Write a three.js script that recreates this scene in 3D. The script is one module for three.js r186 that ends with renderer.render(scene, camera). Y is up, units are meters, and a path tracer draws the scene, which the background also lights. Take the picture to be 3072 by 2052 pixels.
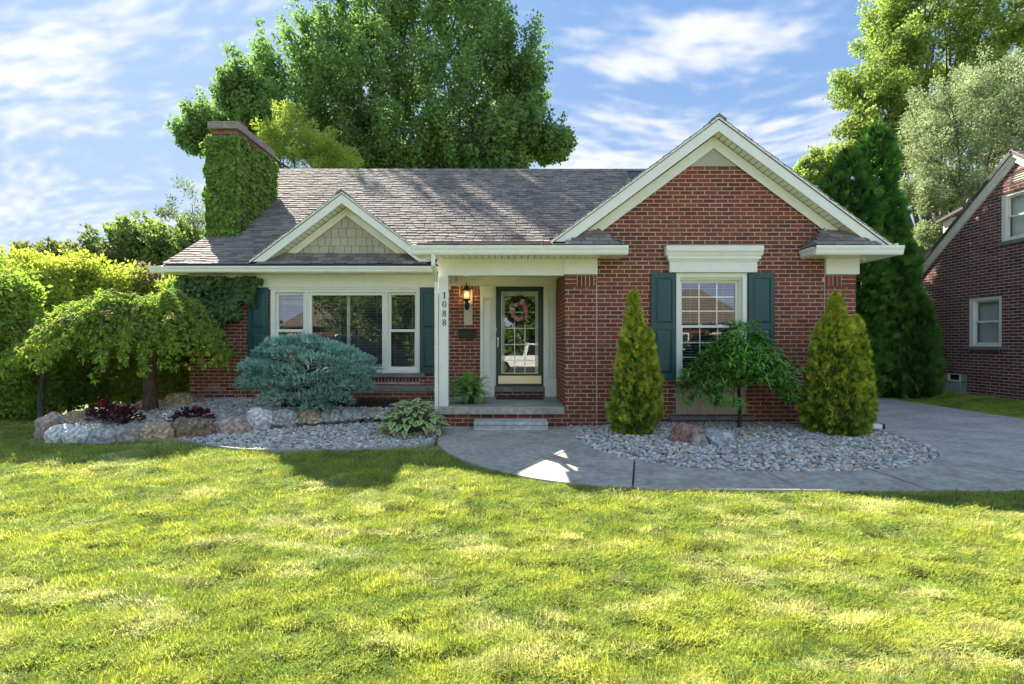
import * as THREE from 'three';
import { mergeGeometries, toCreasedNormals } from 'three/addons/utils/BufferGeometryUtils.js';
import { RoundedBoxGeometry } from 'three/addons/geometries/RoundedBoxGeometry.js';
import { FontLoader } from 'three/addons/loaders/FontLoader.js';
import { TextGeometry } from 'three/addons/geometries/TextGeometry.js';
import { createNoise2D, createNoise3D } from 'simplex-noise';

// ---------------------------------------------------------------- camera, sky, sun, exposure
const scene = new THREE.Scene();
const EYE = 1.40;                       // metres above the walk at the porch
const camera = new THREE.PerspectiveCamera(67.33, 1024 / 684, 0.1, 600);
camera.position.set(0, EYE, 0);
camera.lookAt(0, EYE, -10);
const renderer = new THREE.WebGLRenderer({ antialias: true });
renderer.setSize(1024, 684);
renderer.toneMapping = THREE.LinearToneMapping;
renderer.toneMappingExposure = 4.45;
renderer.shadowMap.enabled = true;

function mulberry(a) { return () => { a = (a + 0x6d2b79f5) | 0; let t = Math.imul(a ^ (a >>> 15), 1 | a); t = (t + Math.imul(t ^ (t >>> 7), 61 | t)) ^ t; return ((t ^ (t >>> 14)) >>> 0) / 4294967296; }; }
const n2 = createNoise2D(mulberry(11)), n3 = createNoise3D(mulberry(12));
const clamp = (x, a = 0, b = 1) => Math.min(b, Math.max(a, x));
const lerp = (a, b, t) => a + (b - a) * t;
const smooth = (x, a, b) => { const t = clamp((x - a) / (b - a)); return t * t * (3 - 2 * t); };
const fbm = (x, y, o = 4) => { let s = 0, a = 0.5; for (let i = 0; i < o; i++) { s += a * n2(x, y); x = x * 2.03 + 7.1; y = y * 2.03 - 3.7; a *= 0.5; } return s; };

const sunDir = new THREE.Vector3(-0.80, 1.07, -1).normalize();   // behind the house, to the left
const sun = new THREE.DirectionalLight(new THREE.Color(1.0, 0.93, 0.80), 5);
sun.position.copy(sunDir).multiplyScalar(70); sun.target.position.set(0, 0, -8);
sun.position.add(sun.target.position);
sun.castShadow = true; sun.shadow.mapSize.set(4096, 4096);
Object.assign(sun.shadow.camera, { left: -30, right: 30, top: 30, bottom: -30, near: 1, far: 160 });
scene.add(sun, sun.target);

{ // a fair sky with thin streaks and banks of cloud
  const W = 2560, H = 1280, data = new Float32Array(W * H * 4);
  // banks seen over the house: [azimuth tangent, height tangent, half width, half height, strength]
  const banks = [[-0.96, 0.56, 0.16, 0.06, 0.72], [-0.80, 0.49, 0.14, 0.04, 0.62], [-0.86, 0.425, 0.28, 0.035, 0.8], [-0.66, 0.27, 0.30, 0.05, 0.6], [-0.9, 0.24, 0.5, 0.07, 0.7], [-0.75, 0.14, 0.6, 0.06, 0.9],
    [-0.74, 0.66, 0.05, 0.04, 0.5], [-0.76, 0.60, 0.04, 0.03, 0.35],
    [0.42, 0.60, 0.26, 0.08, 0.95], [0.58, 0.62, 0.22, 0.06, 0.7], [0.24, 0.54, 0.16, 0.045, 0.8], [0.16, 0.42, 0.22, 0.05, 0.8], [0.2, 0.34, 0.30, 0.05, 0.8], [0.62, 0.46, 0.16, 0.03, 0.75], [0.55, 0.40, 0.30, 0.06, 0.6], [0.3, 0.66, 0.3, 0.03, 0.5]];
  for (let r = 0; r < H; r++) {
    const up = ((r + 0.5) / H - 0.5) * Math.PI, y = Math.sin(up), cy = Math.cos(up);
    for (let c = 0; c < W; c++) {
      const i = (r * W + c) * 4; data[i + 3] = 1;
      if (y <= 0) { data[i] = 0.20; data[i + 1] = 0.21; data[i + 2] = 0.19; continue; }
      const a = ((c + 0.5) / W - 0.5) * 2 * Math.PI, x = Math.cos(a) * cy, z = Math.sin(a) * cy;
      const h = 1 - Math.pow(clamp(y), 0.55);                                   // 1 at the horizon
      let R = lerp(0.098, 0.58, Math.pow(h, 1.7)), G = lerp(0.240, 0.64, Math.pow(h, 1.6)), B = lerp(0.51, 0.72, Math.pow(h, 1.3));
      const cs = x * sunDir.x + y * sunDir.y + z * sunDir.z, glow = Math.pow(clamp(cs), 6) * 0.16;
      R += glow; G += glow * 0.95; B += glow * 0.8;
      const k = 1 / (y + 0.13), px = x * k, pz = z * k;
      const wx = n2(px * 0.5 + 3, pz * 0.5) * 0.25;
      let d = fbm((px * 0.55 + pz * 0.25 + wx) * 1.3 + 5.2, (pz - 0.25 * px + wx) * 2.4 - 1.7, 5) * 0.95 + fbm(px * 0.35 - 9, pz * 0.55, 2) * 0.6 + 0.05;
      const fine = fbm((px + 0.3 * pz) * 5, (pz - 0.3 * px + wx) * 11, 4);
      if (z < -0.2) {
        const tx = x / -z, ty = y / -z, jx = n2(tx * 5, ty * 9) * 0.05, jy = n2(tx * 4 + 9, ty * 9) * 0.025;
        let m = 0; for (const [bx, by, bw, bh, s] of banks) { const u = (tx + jx - bx) / bw, v = (ty + jy - by - (tx - bx) * 0.05) / bh; m = Math.max(m, s * Math.exp(-(u * u + v * v) * 0.9)); }
        const w = smooth(-z, 0.2, 0.45); d = lerp(d, d * 0.5 - 0.10 + m * 0.64, w); }
      d += fine * 0.40;
      const cover = smooth(d, -0.10, 0.80) * 0.90 * smooth(y, 0.0, 0.05), thick = smooth(d, 0.35, 1.1);
      const fillLum = lerp(0.345, 0.655, smooth(-cs, -0.35, 0.55));  // added fill: sky made brighter away from the sun for the shaded house front
      const cr = lerp(0.72, 0.67, thick) + glow * 0.5, cg = lerp(0.72, 0.67, thick) + glow * 0.45, cb = lerp(0.75, 0.71, thick) + glow * 0.5;
      data[i] = fillLum * lerp(R, cr, cover); data[i + 1] = fillLum * lerp(G, cg, cover); data[i + 2] = fillLum * lerp(B, cb, cover);
    }
  }
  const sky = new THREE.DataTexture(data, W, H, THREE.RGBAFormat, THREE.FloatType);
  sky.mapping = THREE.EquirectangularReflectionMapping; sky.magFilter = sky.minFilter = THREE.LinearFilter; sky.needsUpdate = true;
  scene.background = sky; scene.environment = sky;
}

// ---------------------------------------------------------------- helpers
const rand = mulberry(2024);
const rr = (a, b) => a + (b - a) * rand();
const pick = (list) => list[Math.floor(rand() * list.length)];
const V = (x, y, Z) => new THREE.Vector3(x, y, -Z);                      // Z is the distance in front of the camera
const F = 1177;                                                          // focal length in the units of the drawing the place was measured on
const taken = new Map();
function numbered(name) { const n = taken.get(name) || 0; taken.set(name, n + 1); return n ? name + '_' + String(n).padStart(3, '0') : name; }
function tag(o, label, category, group, kind) { if (label) o.userData.label = label; if (category) o.userData.category = category; if (group) o.userData.group = group; if (kind) o.userData.kind = kind; return o; }
function thing(name, label, category, group) { const g = new THREE.Group(); g.name = numbered(name); scene.add(g); return tag(g, label, category, group); }
function rebase(g, p) { g.position.copy(p); for (const c of g.children) c.position.sub(p); return g; }
function mesh(name, geo, mat, parent) { const m = new THREE.Mesh(geo, mat); m.name = parent === scene ? numbered(name) : name; m.castShadow = m.receiveShadow = true; parent.add(m); return m; }
function structure(name, geo, mat) { const m = mesh(name, geo, mat, scene); m.userData.kind = 'structure'; return m; }
function metric(g) {                                                     // uv in metres from the dominant axis of each normal
  const p = g.attributes.position, n = g.attributes.normal, uv = new Float32Array(p.count * 2);
  for (let i = 0; i < p.count; i++) {
    const ax = Math.abs(n.getX(i)), ay = Math.abs(n.getY(i)), az = Math.abs(n.getZ(i));
    if (ay >= ax && ay >= az) { uv[2 * i] = p.getX(i); uv[2 * i + 1] = p.getZ(i); } else if (ax >= az) { uv[2 * i] = p.getZ(i); uv[2 * i + 1] = p.getY(i); } else { uv[2 * i] = p.getX(i); uv[2 * i + 1] = p.getY(i); }
  }
  g.setAttribute('uv', new THREE.BufferAttribute(uv, 2)); return g;
}
function flat(g) { const r = g.index ? g.toNonIndexed() : g; if (!r.attributes.normal) r.computeVertexNormals(); for (const k of Object.keys(r.attributes)) if (!['position', 'normal', 'uv', 'color'].includes(k)) r.deleteAttribute(k); return r; }
function join(list) { return mergeGeometries(list.map((g) => { const f = flat(g); if (!f.attributes.uv) metric(f); return f; }), false); }
function bx(x0, x1, y0, y1, Z0, Z1) {                                    // axis-aligned box, depths as distances
  const g = new THREE.BoxGeometry(x1 - x0, y1 - y0, Math.abs(Z1 - Z0)); g.translate((x0 + x1) / 2, (y0 + y1) / 2, -(Z0 + Z1) / 2); return metric(flat(g));
}
function rbx(x0, x1, y0, y1, Z0, Z1, r = 0.006) { const g = new RoundedBoxGeometry(x1 - x0, y1 - y0, Math.abs(Z1 - Z0), 2, r); g.translate((x0 + x1) / 2, (y0 + y1) / 2, -(Z0 + Z1) / 2); return metric(flat(g)); }
function prism(pts, Z0, Z1, holes = []) {                                // outline in x, y, pushed through depth Z0 (front) to Z1
  const s = new THREE.Shape(pts.map(([x, y]) => new THREE.Vector2(x, y)));
  for (const h of holes) s.holes.push(new THREE.Path(h.map(([x, y]) => new THREE.Vector2(x, y))));
  const g = new THREE.ExtrudeGeometry(s, { depth: Z1 - Z0, bevelEnabled: false }); g.translate(0, 0, -Z1); return metric(flat(g));
}
function sweepX(profile, x0, x1) {                                       // profile as [depth, y], pushed along x
  const s = new THREE.Shape(profile.map(([Z, y]) => new THREE.Vector2(Z, y)));
  const g = new THREE.ExtrudeGeometry(s, { depth: x1 - x0, bevelEnabled: false }); g.rotateY(Math.PI / 2); g.translate(x0, 0, 0); return metric(flat(g));
}
function poly(pts) {                                                     // convex planar polygon from 3D points
  const pos = [], g = new THREE.BufferGeometry();
  for (let i = 1; i + 1 < pts.length; i++) pos.push(...pts[0].toArray(), ...pts[i].toArray(), ...pts[i + 1].toArray());
  g.setAttribute('position', new THREE.Float32BufferAttribute(pos, 3)); g.computeVertexNormals(); return metric(g);
}
function slab(pts, t) {                                                  // planar polygon with thickness t, downwards along its normal
  const n = new THREE.Vector3().crossVectors(pts[1].clone().sub(pts[0]), pts[2].clone().sub(pts[0])).normalize(); if (n.y < 0) { pts = [...pts].reverse(); n.negate(); }
  const low = pts.map((p) => p.clone().addScaledVector(n, -t)), parts = [poly(pts), poly([...low].reverse())];
  for (let i = 0; i < pts.length; i++) { const j = (i + 1) % pts.length; parts.push(poly([pts[i], low[i], low[j], pts[j]])); }
  return join(parts);
}
function tube(points, r0, r1, sides = 6, wob = 0) {                      // tapered tube through points
  const curve = new THREE.CatmullRomCurve3(points), n = Math.max(4, points.length * 3), fr = curve.computeFrenetFrames(n, false), pos = [], idx = [], uv = [];
  for (let i = 0; i <= n; i++) {
    const t = i / n, p = curve.getPointAt(t), r = lerp(r0, r1, t);
    for (let j = 0; j <= sides; j++) {
      const a = (j / sides) * Math.PI * 2, q = r * (1 + wob * n3(p.x * 3 + Math.cos(a), p.y * 3, p.z * 3 + Math.sin(a)));
      pos.push(...p.clone().addScaledVector(fr.normals[i], Math.cos(a) * q).addScaledVector(fr.binormals[i], Math.sin(a) * q).toArray()); uv.push((j / sides) * r0 * 6.28, t * curve.getLength());
      if (i < n && j < sides) { const k = i * (sides + 1) + j; idx.push(k, k + 1, k + sides + 1, k + 1, k + sides + 2, k + sides + 1); }
    }
  }
  const g = new THREE.BufferGeometry(); g.setAttribute('position', new THREE.Float32BufferAttribute(pos, 3)); g.setAttribute('uv', new THREE.Float32BufferAttribute(uv, 2)); g.setIndex(idx); g.computeVertexNormals(); return flat(g);
}
function paint(g, c) { const n = g.attributes.position.count, a = new Float32Array(n * 3); for (let i = 0; i < n; i++) { a[3 * i] = c[0]; a[3 * i + 1] = c[1]; a[3 * i + 2] = c[2]; } g.setAttribute('color', new THREE.BufferAttribute(a, 3)); return g; }
function inPoly(x, z, P) { let c = false; for (let i = 0, j = P.length - 1; i < P.length; j = i++) if ((P[i][1] > z) !== (P[j][1] > z) && x < ((P[j][0] - P[i][0]) * (z - P[i][1])) / (P[j][1] - P[i][1]) + P[i][0]) c = !c; return c; }
function edgeDist(x, z, P) { let d = 1e9; for (let i = 0, j = P.length - 1; i < P.length; j = i++) { const ax = P[j][0], az = P[j][1], bxx = P[i][0] - ax, bz = P[i][1] - az, t = clamp(((x - ax) * bxx + (z - az) * bz) / (bxx * bxx + bz * bz)); d = Math.min(d, Math.hypot(x - ax - t * bxx, z - az - t * bz)); } return d; }

// ---------------------------------------------------------------- textures and materials
function tex(size, f, srgb, rx = 1, ry = rx) {                           // f(u, v) -> [r, g, b] or a grey in 0..1; made to repeat by blending
  const d = new Uint8Array(size * size * 4);
  for (let y = 0; y < size; y++) for (let x = 0; x < size; x++) {
    const u = x / size, v = y / size; let c = f(u, v); if (typeof c === 'number') c = [c, c, c];
    const i = (y * size + x) * 4; for (let k = 0; k < 3; k++) d[i + k] = clamp(c[k]) * 255; d[i + 3] = 255;
  }
  const t = new THREE.DataTexture(d, size, size); t.wrapS = t.wrapT = THREE.RepeatWrapping; t.magFilter = THREE.LinearFilter; t.minFilter = THREE.LinearMipmapLinearFilter; t.generateMipmaps = true;
  if (srgb) t.colorSpace = THREE.SRGBColorSpace; t.repeat.set(rx, ry); t.needsUpdate = true; return t;
}
const ring = (u, v, f) => {                                              // seamless noise: blend of four shifted samples
  const a = f(u, v), b = f(u - 1, v), c = f(u, v - 1), d = f(u - 1, v - 1); return lerp(lerp(a, b, smooth(u, 0.7, 1)), lerp(c, d, smooth(u, 0.7, 1)), smooth(v, 0.7, 1));
};
const trnd = mulberry(77);
const grain = tex(256, (u, v) => 0.5 + 0.32 * ring(u, v, (a, b) => fbm(a * 24, b * 24, 4)) + 0.22 * (trnd() - 0.5), false);
const speck = tex(512, (u, v) => 0.78 + 0.12 * ring(u, v, (a, b) => fbm(a * 30, b * 30, 3)) + 0.28 * (trnd() - 0.5), false, 1.6);
const blot = tex(512, (u, v) => { const s = ring(u, v, (a, b) => fbm(a * 3, b * 3, 5)), m = ring(u, v, (a, b) => fbm(a * 14 + 5, b * 14, 4)); const k = 0.84 + 0.13 * s + 0.13 * m + 0.14 * (trnd() - 0.5); return [k, k * 0.995, k * 0.97]; }, true, 0.45);
const streak = tex(512, (u, v) => { const s = ring(u, v, (a, b) => fbm(a * 2.2, b * 4, 4)), m = ring(u, v, (a, b) => fbm(a * 20, b * 20, 3)); const k = 0.84 + 0.13 * s + 0.12 * m + 0.13 * (trnd() - 0.5); return [k, k, k]; }, true, 0.35);
const dirt = tex(256, (u, v) => { const k = 0.975 + 0.022 * ring(u, v, (a, b) => fbm(a * 5, b * 4, 4)) + 0.02 * (trnd() - 0.5); return [k, k, k * 0.985]; }, true, 0.6);
const bark = tex(256, (u, v) => { const k = 0.62 + 0.45 * ring(u, v, (a, b) => fbm(a * 14, b * 3.5, 4)); return [k, k * 0.97, k * 0.93]; }, true, 2, 1);
const std = (color, o = {}) => new THREE.MeshStandardMaterial({ color: new THREE.Color().setRGB(...color), roughness: 0.8, ...o });
const leafMat = (through = 0.45, o = {}) => new THREE.MeshPhysicalMaterial({ color: 0xffffff, roughness: 1, transmission: through, thickness: 0, side: THREE.DoubleSide, specularIntensity: 0.5, ...o });
const M = {
  brick: std([1, 1, 1], { vertexColors: true, roughness: 0.88, map: speck, bumpMap: grain, bumpScale: 0.003 }),
  mortar: std([0.72, 0.58, 0.46], { roughness: 0.95, map: blot, bumpMap: grain, bumpScale: 0.004 }),
  trim: std([0.88, 0.85, 0.74], { roughness: 0.42, map: dirt }),
  vinyl: std([0.89, 0.86, 0.76], { roughness: 0.35, map: dirt }),
  siding: std([0.46, 0.40, 0.285], { roughness: 0.6, map: dirt, bumpMap: grain, bumpScale: 0.003 }),
  shutter: std([0.017, 0.068, 0.062], { roughness: 0.42, bumpMap: grain, bumpScale: 0.0006 }),
  shingle: std([1, 1, 1], { vertexColors: true, roughness: 0.95, map: speck, bumpMap: grain, bumpScale: 0.003 }),
  felt: std([0.085, 0.078, 0.075], { roughness: 0.95 }),
  concrete: std([0.57, 0.52, 0.435], { roughness: 0.9, map: blot, bumpMap: grain, bumpScale: 0.003 }),
  drive: std([0.62, 0.57, 0.485], { roughness: 0.9, map: streak, bumpMap: grain, bumpScale: 0.004 }),
  stone: std([0.30, 0.30, 0.27], { roughness: 0.9, map: blot, bumpMap: grain, bumpScale: 0.004 }),
  glass: new THREE.MeshPhysicalMaterial({ color: 0xffffff, roughness: 0, transmission: 1, thickness: 0, ior: 2.2 }),
  darkGreen: std([0.004, 0.035, 0.025], { roughness: 0.3 }),
  brass: std([0.78, 0.66, 0.44], { metalness: 1, roughness: 0.42 }),
  nickel: std([0.6, 0.57, 0.5], { metalness: 1, roughness: 0.3 }),
  black: std([0.012, 0.012, 0.013], { roughness: 0.45 }),
  room: std([0.055, 0.05, 0.045], { roughness: 1 }),
  slat: std([0.50, 0.49, 0.46], { roughness: 0.6 }),
  bark: std([0.27, 0.195, 0.135], { roughness: 0.95, map: bark, bumpMap: grain, bumpScale: 0.012 }),
  greyBark: std([0.22, 0.20, 0.17], { roughness: 0.95, map: bark, bumpMap: grain, bumpScale: 0.01 }),
  timber: std([0.085, 0.062, 0.040], { roughness: 0.95, map: bark, bumpMap: grain, bumpScale: 0.008 }),
  leaf: leafMat(0.5), needle: leafMat(0.14), grass: leafMat(0.5, { vertexColors: true }),
  tinted: leafMat(0.3, { vertexColors: true, roughness: 1 }),
};

// pieces laid in courses on a plane: frame = { o, u, v, n }; spans(v) lists the free intervals of a course
function courses(v0, v1, h, w, spans, o = {}) {
  const out = []; let k = 0;
  for (let v = v0; v < v1 - 1e-4; v += h, k++) {
    const shift = o.shift ? o.shift(k) : (k % 2) * w * 0.5 + (o.wander || 0) * (rand() - 0.5);
    for (const [a, b] of spans(v + h / 2, k)) {
      let e = a, q = Math.floor((a - shift) / w) + 1;
      for (;;) {
        let f = q * w + shift + (o.jitter || 0) * (rand() - 0.5); q++;
        if (f < e + w * 0.22) continue;
        if (f > b - w * 0.15) f = b;
        out.push({ u0: e, u1: f, v0: v, v1: Math.min(v + h, v1), k }); e = f; if (f >= b) break;
      }
    }
  }
  return out;
}
function cutSpan(list, a, b) { const out = []; for (const [x, y] of list) { if (b <= x || a >= y) out.push([x, y]); else { if (a - x > 0.03) out.push([x, a]); if (y - b > 0.03) out.push([b, y]); } } return out; }
const basis = (f) => new THREE.Matrix4().makeBasis(f.u, f.v, f.n).setPosition(f.o);
const frameXY = (Z) => ({ o: V(0, 0, Z), u: new THREE.Vector3(1, 0, 0), v: new THREE.Vector3(0, 1, 0), n: new THREE.Vector3(0, 0, 1) });
// lays bricks: the first `most` by score are meshes of their own, the rest are joined into one part
const toneBoxes = new Map();
function toneBox(c) { const k = c.join(); if (!toneBoxes.has(k)) { const g = flat(new THREE.BoxGeometry(1, 1, 1)); const uv = g.attributes.uv, s = rand(), t = rand(); for (let i = 0; i < uv.count; i++) uv.setXY(i, uv.getX(i) * 0.2 + s, uv.getY(i) * 0.07 + t); toneBoxes.set(k, paint(g, c)); } return toneBoxes.get(k); }
const shadeTone = (c, p) => { const k = [0.84, 1, 1.16][clamp(Math.round(1 + 1.3 * fbm(p.x * 0.7 + p.z * 0.7, p.y * 0.9, 2) + (rand() - 0.5) * 0.9), 0, 2)]; return c.map((v) => v * k); };
function layBricks(parent, frame, rects, tones, o = {}) {
  const B = basis(frame), q = new THREE.Quaternion().setFromRotationMatrix(B), joint = o.joint ?? 0.0140, deep = o.deep ?? 0.03, list = [];
  for (const r of rects) {
    const w = r.u1 - r.u0 - joint, h = r.v1 - r.v0 - joint; if (w < 0.02 || h < 0.02) continue;
    const out = rr(-0.0012, 0.0012), p = new THREE.Vector3((r.u0 + r.u1) / 2, (r.v0 + r.v1) / 2, out - deep / 2).applyMatrix4(B);
    const t = new THREE.Quaternion().setFromEuler(new THREE.Euler(rr(-1, 1) * 0.008, rr(-1, 1) * 0.006, rr(-1, 1) * 0.005));
    list.push({ p, q: q.clone().multiply(t), s: new THREE.Vector3(w, h * rr(0.985, 1.01), deep), c: (o.tone && o.tone(r)) || shadeTone(pick(tones), p), score: o.score ? o.score(r) : 0 });
  }
  list.sort((a, b) => b.score - a.score);
  const rest = [];
  list.forEach((b, i) => {
    if (i < (o.most || 0)) { const m = mesh(o.name || 'brick', toneBox(b.c), o.mat || M.brick, parent); m.position.copy(b.p); m.quaternion.copy(b.q); m.scale.copy(b.s); } else rest.push(toneBox(b.c).clone().applyMatrix4(new THREE.Matrix4().compose(b.p, b.q, b.s)));
  });
  if (rest.length) { const m = mesh(o.name || 'brick', mergeGeometries(rest), o.mat || M.brick, parent); m.userData.kind = 'stuff'; }
}
// shingles: thin tilted boxes with a thick butt edge
const shingleTones = [[0.317, 0.268, 0.222], [0.235, 0.198, 0.165], [0.371, 0.315, 0.261], [0.276, 0.233, 0.194], [0.2, 0.169, 0.14], [0.346, 0.293, 0.245], [0.295, 0.25, 0.208]];
function layShingles(parent, frame, rects, o = {}) {
  const B = basis(frame), list = [];
  for (const r of rects) {
    const w = r.u1 - r.u0 - (o.gap ?? 0.011), h = r.v1 - r.v0, t = (o.t ?? 0.013) * (o.t ? 1 : rr(0.7, 1.35)); if (w < 0.02) continue;
    const m = new THREE.Matrix4().makeTranslation((r.u0 + r.u1) / 2, r.v0 + (o.t ? 0 : rand() < 0.45 ? rr(0.012, 0.026) : rr(-0.003, 0.003)), o.lift ?? 0.002).multiply(new THREE.Matrix4().makeRotationX(-(t + 0.001) / h)).multiply(new THREE.Matrix4().makeTranslation(0, (h + 0.02) / 2, t / 2 + rr(0, 0.003))).multiply(new THREE.Matrix4().makeScale(w, h + 0.02, t));
    m.premultiply(B); list.push({ m, c: pick(o.tones || shingleTones), score: o.score ? o.score(r) : 0 });
  }
  list.sort((a, b) => b.score - a.score);
  const rest = [];
  list.forEach((b, i) => { if (i < (o.most || 0)) { const m = mesh(o.name || 'shingle', toneBox(b.c), o.mat || M.shingle, parent); b.m.decompose(m.position, m.quaternion, m.scale); } else rest.push(toneBox(b.c).clone().applyMatrix4(b.m)); });
  if (rest.length) { const m = mesh(o.name || 'shingle', mergeGeometries(rest), o.mat || M.shingle, parent); m.userData.kind = 'stuff'; }
}
// ---------------------------------------------------------------- ground, walk, drive, beds
const baseG = (Z) => (Z < 8.3 ? -0.2905 + 0.035 * Math.max(Z, -4) : 0);
const G = (x, Z) => baseG(Z) + 0.19 * smooth(x, 9.25, 10.6) * smooth(Z, 4, 8);
function D(px, py) { const v = (py - 784) / F; let Z = 1.6905 / (v + 0.035); if (Z > 8.3) Z = EYE / v; return [((px - 1173.5) / F) * Z, Z]; }   // drawing point on the ground plane -> [x, Z]
const curve2 = (pts, n = 6) => new THREE.CatmullRomCurve3(pts.map(([x, z]) => new THREE.Vector3(x, 0, z)), false, 'centripetal').getPoints(pts.length * n).map((p) => [p.x, p.z]);

// outline of the right bed against the walk, and of the walk against the lawn
const bedEdge = curve2([D(1301, 984), D(1322, 1008), D(1352, 1028), D(1400, 1046), D(1480, 1064), D(1580, 1077), D(1700, 1085), D(1860, 1085), D(2010, 1081), D(2110, 1070), D(2150, 1052), D(2138, 1034), D(2090, 1014), D(2010, 988)]);
const lawnEdge = curve2([D(1003, 1000), D(1004, 1026), D(1060, 1060), D(1150, 1087), D(1240, 1105), D(1340, 1117), D(1480, 1126), D(1700, 1130), D(2000, 1131), D(2347, 1131), D(2800, 1131), D(3300, 1131)]);
const rightBed = [...bedEdge, [5.72, 8.9], [5.6, 8.42], [0.9, 8.42]];
const bedFront = curve2([[-5.05, 7.5], D(420, 1014), D(480, 1025), D(560, 1035), D(690, 1037), D(850, 1033), D(985, 1022), D(1001, 1006)]);
// line of boulders that holds the upper part of the left bed
const rim = [[-7.1, 8.3], [-6.85, 7.62], [-6.3, 7.35], [-5.75, 7.3], [-5.2, 7.42], [-4.75, 7.6], [-4.4, 7.75], [-4.0, 7.9], [-3.6, 8.02], [-3.1, 8.15], [-2.75, 8.3], [-2.5, 8.42], [-1.2, 8.62]];
const rimBack = [[-6.27, 9.97], [-6.35, 9.6], [-6.9, 9.2], [-7.15, 8.6]];
const upperBed = [...rim, [-1.2, 9.97], ...rimBack];
const lowerBed = [...bedFront, [-1.2, 8.62], ...[...rim].reverse().filter(([x]) => x > -5.0 && x < -1.3)];
const driveEdge = [[9.15, 40], [9.15, 9.05], [9.15, -2]];
const inWalkOrDrive = (x, Z) => (x > 5.6 && x < 9.15 && Z > 5) || inPoly(x, Z, walkPoly) || (x > 4.6 && x < 9.15 && Z > lawnZ(x) && Z < 9);
const walkPoly = [...lawnEdge, [12, 5.15], [9.15, 5.2], [9.15, 9], [5.75, 9], ...[...bedEdge].reverse(), [0.9, 8.5], [-1.25, 8.5]];
function lawnZ(x) { for (let i = 1; i < lawnEdge.length; i++) if (x <= lawnEdge[i][0]) { const t = (x - lawnEdge[i - 1][0]) / (lawnEdge[i][0] - lawnEdge[i - 1][0] || 1e-6); return lerp(lawnEdge[i - 1][1], lawnEdge[i][1], t); } return 5.14; }
const bedH = (x, Z) => {                                                // top of the stones
  if (inPoly(x, Z, upperBed)) return 0.13 + 0.062 * (Z - 8) + 0.05 * smooth(Z, 9, 9.6);
  if (inPoly(x, Z, rightBed)) return G(x, Z) + 0.015 + 0.06 * smooth(edgeDist(x, Z, bedEdge.concat([[3, 9.5]])), 0, 0.7);
  return G(x, Z) + 0.01 + 0.055 * smooth(Z, 7.0, 8.3);
};
const onLawn = (x, Z) => !inPoly(x, Z, walkPoly) && !inPoly(x, Z, rightBed) && !inPoly(x, Z, upperBed) && !inPoly(x, Z, lowerBed) && !(x > 5.6 && x < 9.15 && Z > 5) && !(x > -1.25 && x < 5.7 && Z > 8.2) && !(x > -6.3 && x < 5.7 && Z > 9.9);
const lump = (x, Z) => 0.030 * fbm(x * 0.9 + 3, Z * 1.7, 3) + 0.020 * n2(x * 2.6, Z * 5.2);

{ // the ground itself, one sheet to the horizon
  const xs = [], zs = [];
  for (const a of [-320, -160, -80, -45, -30, -22, -16]) xs.push(a); for (let x = -13; x <= 13.001; x += 0.125) xs.push(x); for (const a of [16, 22, 30, 45, 80, 160, 320]) xs.push(a);
  for (const a of [-300, -140, -70, -40, -25, -15, -8, -4, -2, 0, 1]) zs.push(a); for (let z = 1.5; z <= 14.001; z += 0.09) zs.push(z); for (const a of [16, 20, 26, 36, 55, 90, 170, 320]) zs.push(a);
  const pos = [], uv = [], idx = [];
  zs.forEach((Z, j) => xs.forEach((x, i) => {
    const near = Z > 1.4 && Z < 10 && x > -13 && x < 13, lawn = near && onLawn(x, Z) ? smooth(Math.min(edgeDist(x, Z, walkPoly), edgeDist(x, Z, upperBed), edgeDist(x, Z, lowerBed)), 0, 0.3) : 0;
    pos.push(x, G(x, Z) - 0.012 + lump(x, Z) * lawn, -Z); uv.push(x, Z);
    if (i && j) { const w = xs.length, k = j * w + i; idx.push(k - w - 1, k - w, k - 1, k - w, k, k - 1); }
  }));
  const g = new THREE.BufferGeometry(); g.setAttribute('position', new THREE.Float32BufferAttribute(pos, 3)); g.setAttribute('uv', new THREE.Float32BufferAttribute(uv, 2)); g.setIndex(idx); g.computeVertexNormals();
  const t = tex(512, (u, v) => { const a = ring(u, v, (p, q) => fbm(p * 9, q * 9, 5)), b = trnd() - 0.5; return [0.30 + 0.16 * a + 0.14 * b, 0.37 + 0.14 * a + 0.12 * b, 0.11 + 0.06 * a + 0.06 * b]; }, true, 0.9);
  structure('lawn', g, std([1, 1, 1], { map: t, roughness: 1, bumpMap: grain, bumpScale: 0.01 }));
}
function sheet(P, h, mat, name, step = 0.14) {                          // a draped sheet cut to an outline
  const s = new THREE.Shape(P.map(([x, z]) => new THREE.Vector2(x, z))), g = new THREE.ShapeGeometry(s), p = g.attributes.position;
  for (let i = 0; i < p.count; i++) { const x = p.getX(i), Z = p.getY(i); p.setXYZ(i, x, h(x, Z), -Z); }
  g.computeVertexNormals(); return metric(flat(g));
}
function paving(P, topOff, thick) {                                     // one concrete slab cut to an outline, with a rounded edge
  const s = new THREE.Shape(P.map(([x, z]) => new THREE.Vector2(x, z)));
  const g = new THREE.ExtrudeGeometry(s, { depth: thick, bevelEnabled: true, bevelThickness: 0.008, bevelSize: 0.008, bevelOffset: -0.018, bevelSegments: 2, curveSegments: 1 }), p = g.attributes.position;
  for (let i = 0; i < p.count; i++) { const x = p.getX(i), Z = p.getY(i), d = p.getZ(i); p.setXYZ(i, x, baseG(Z) + topOff + d - thick, -Z); }
  g.computeVertexNormals(); return metric(flat(g));
}
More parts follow.
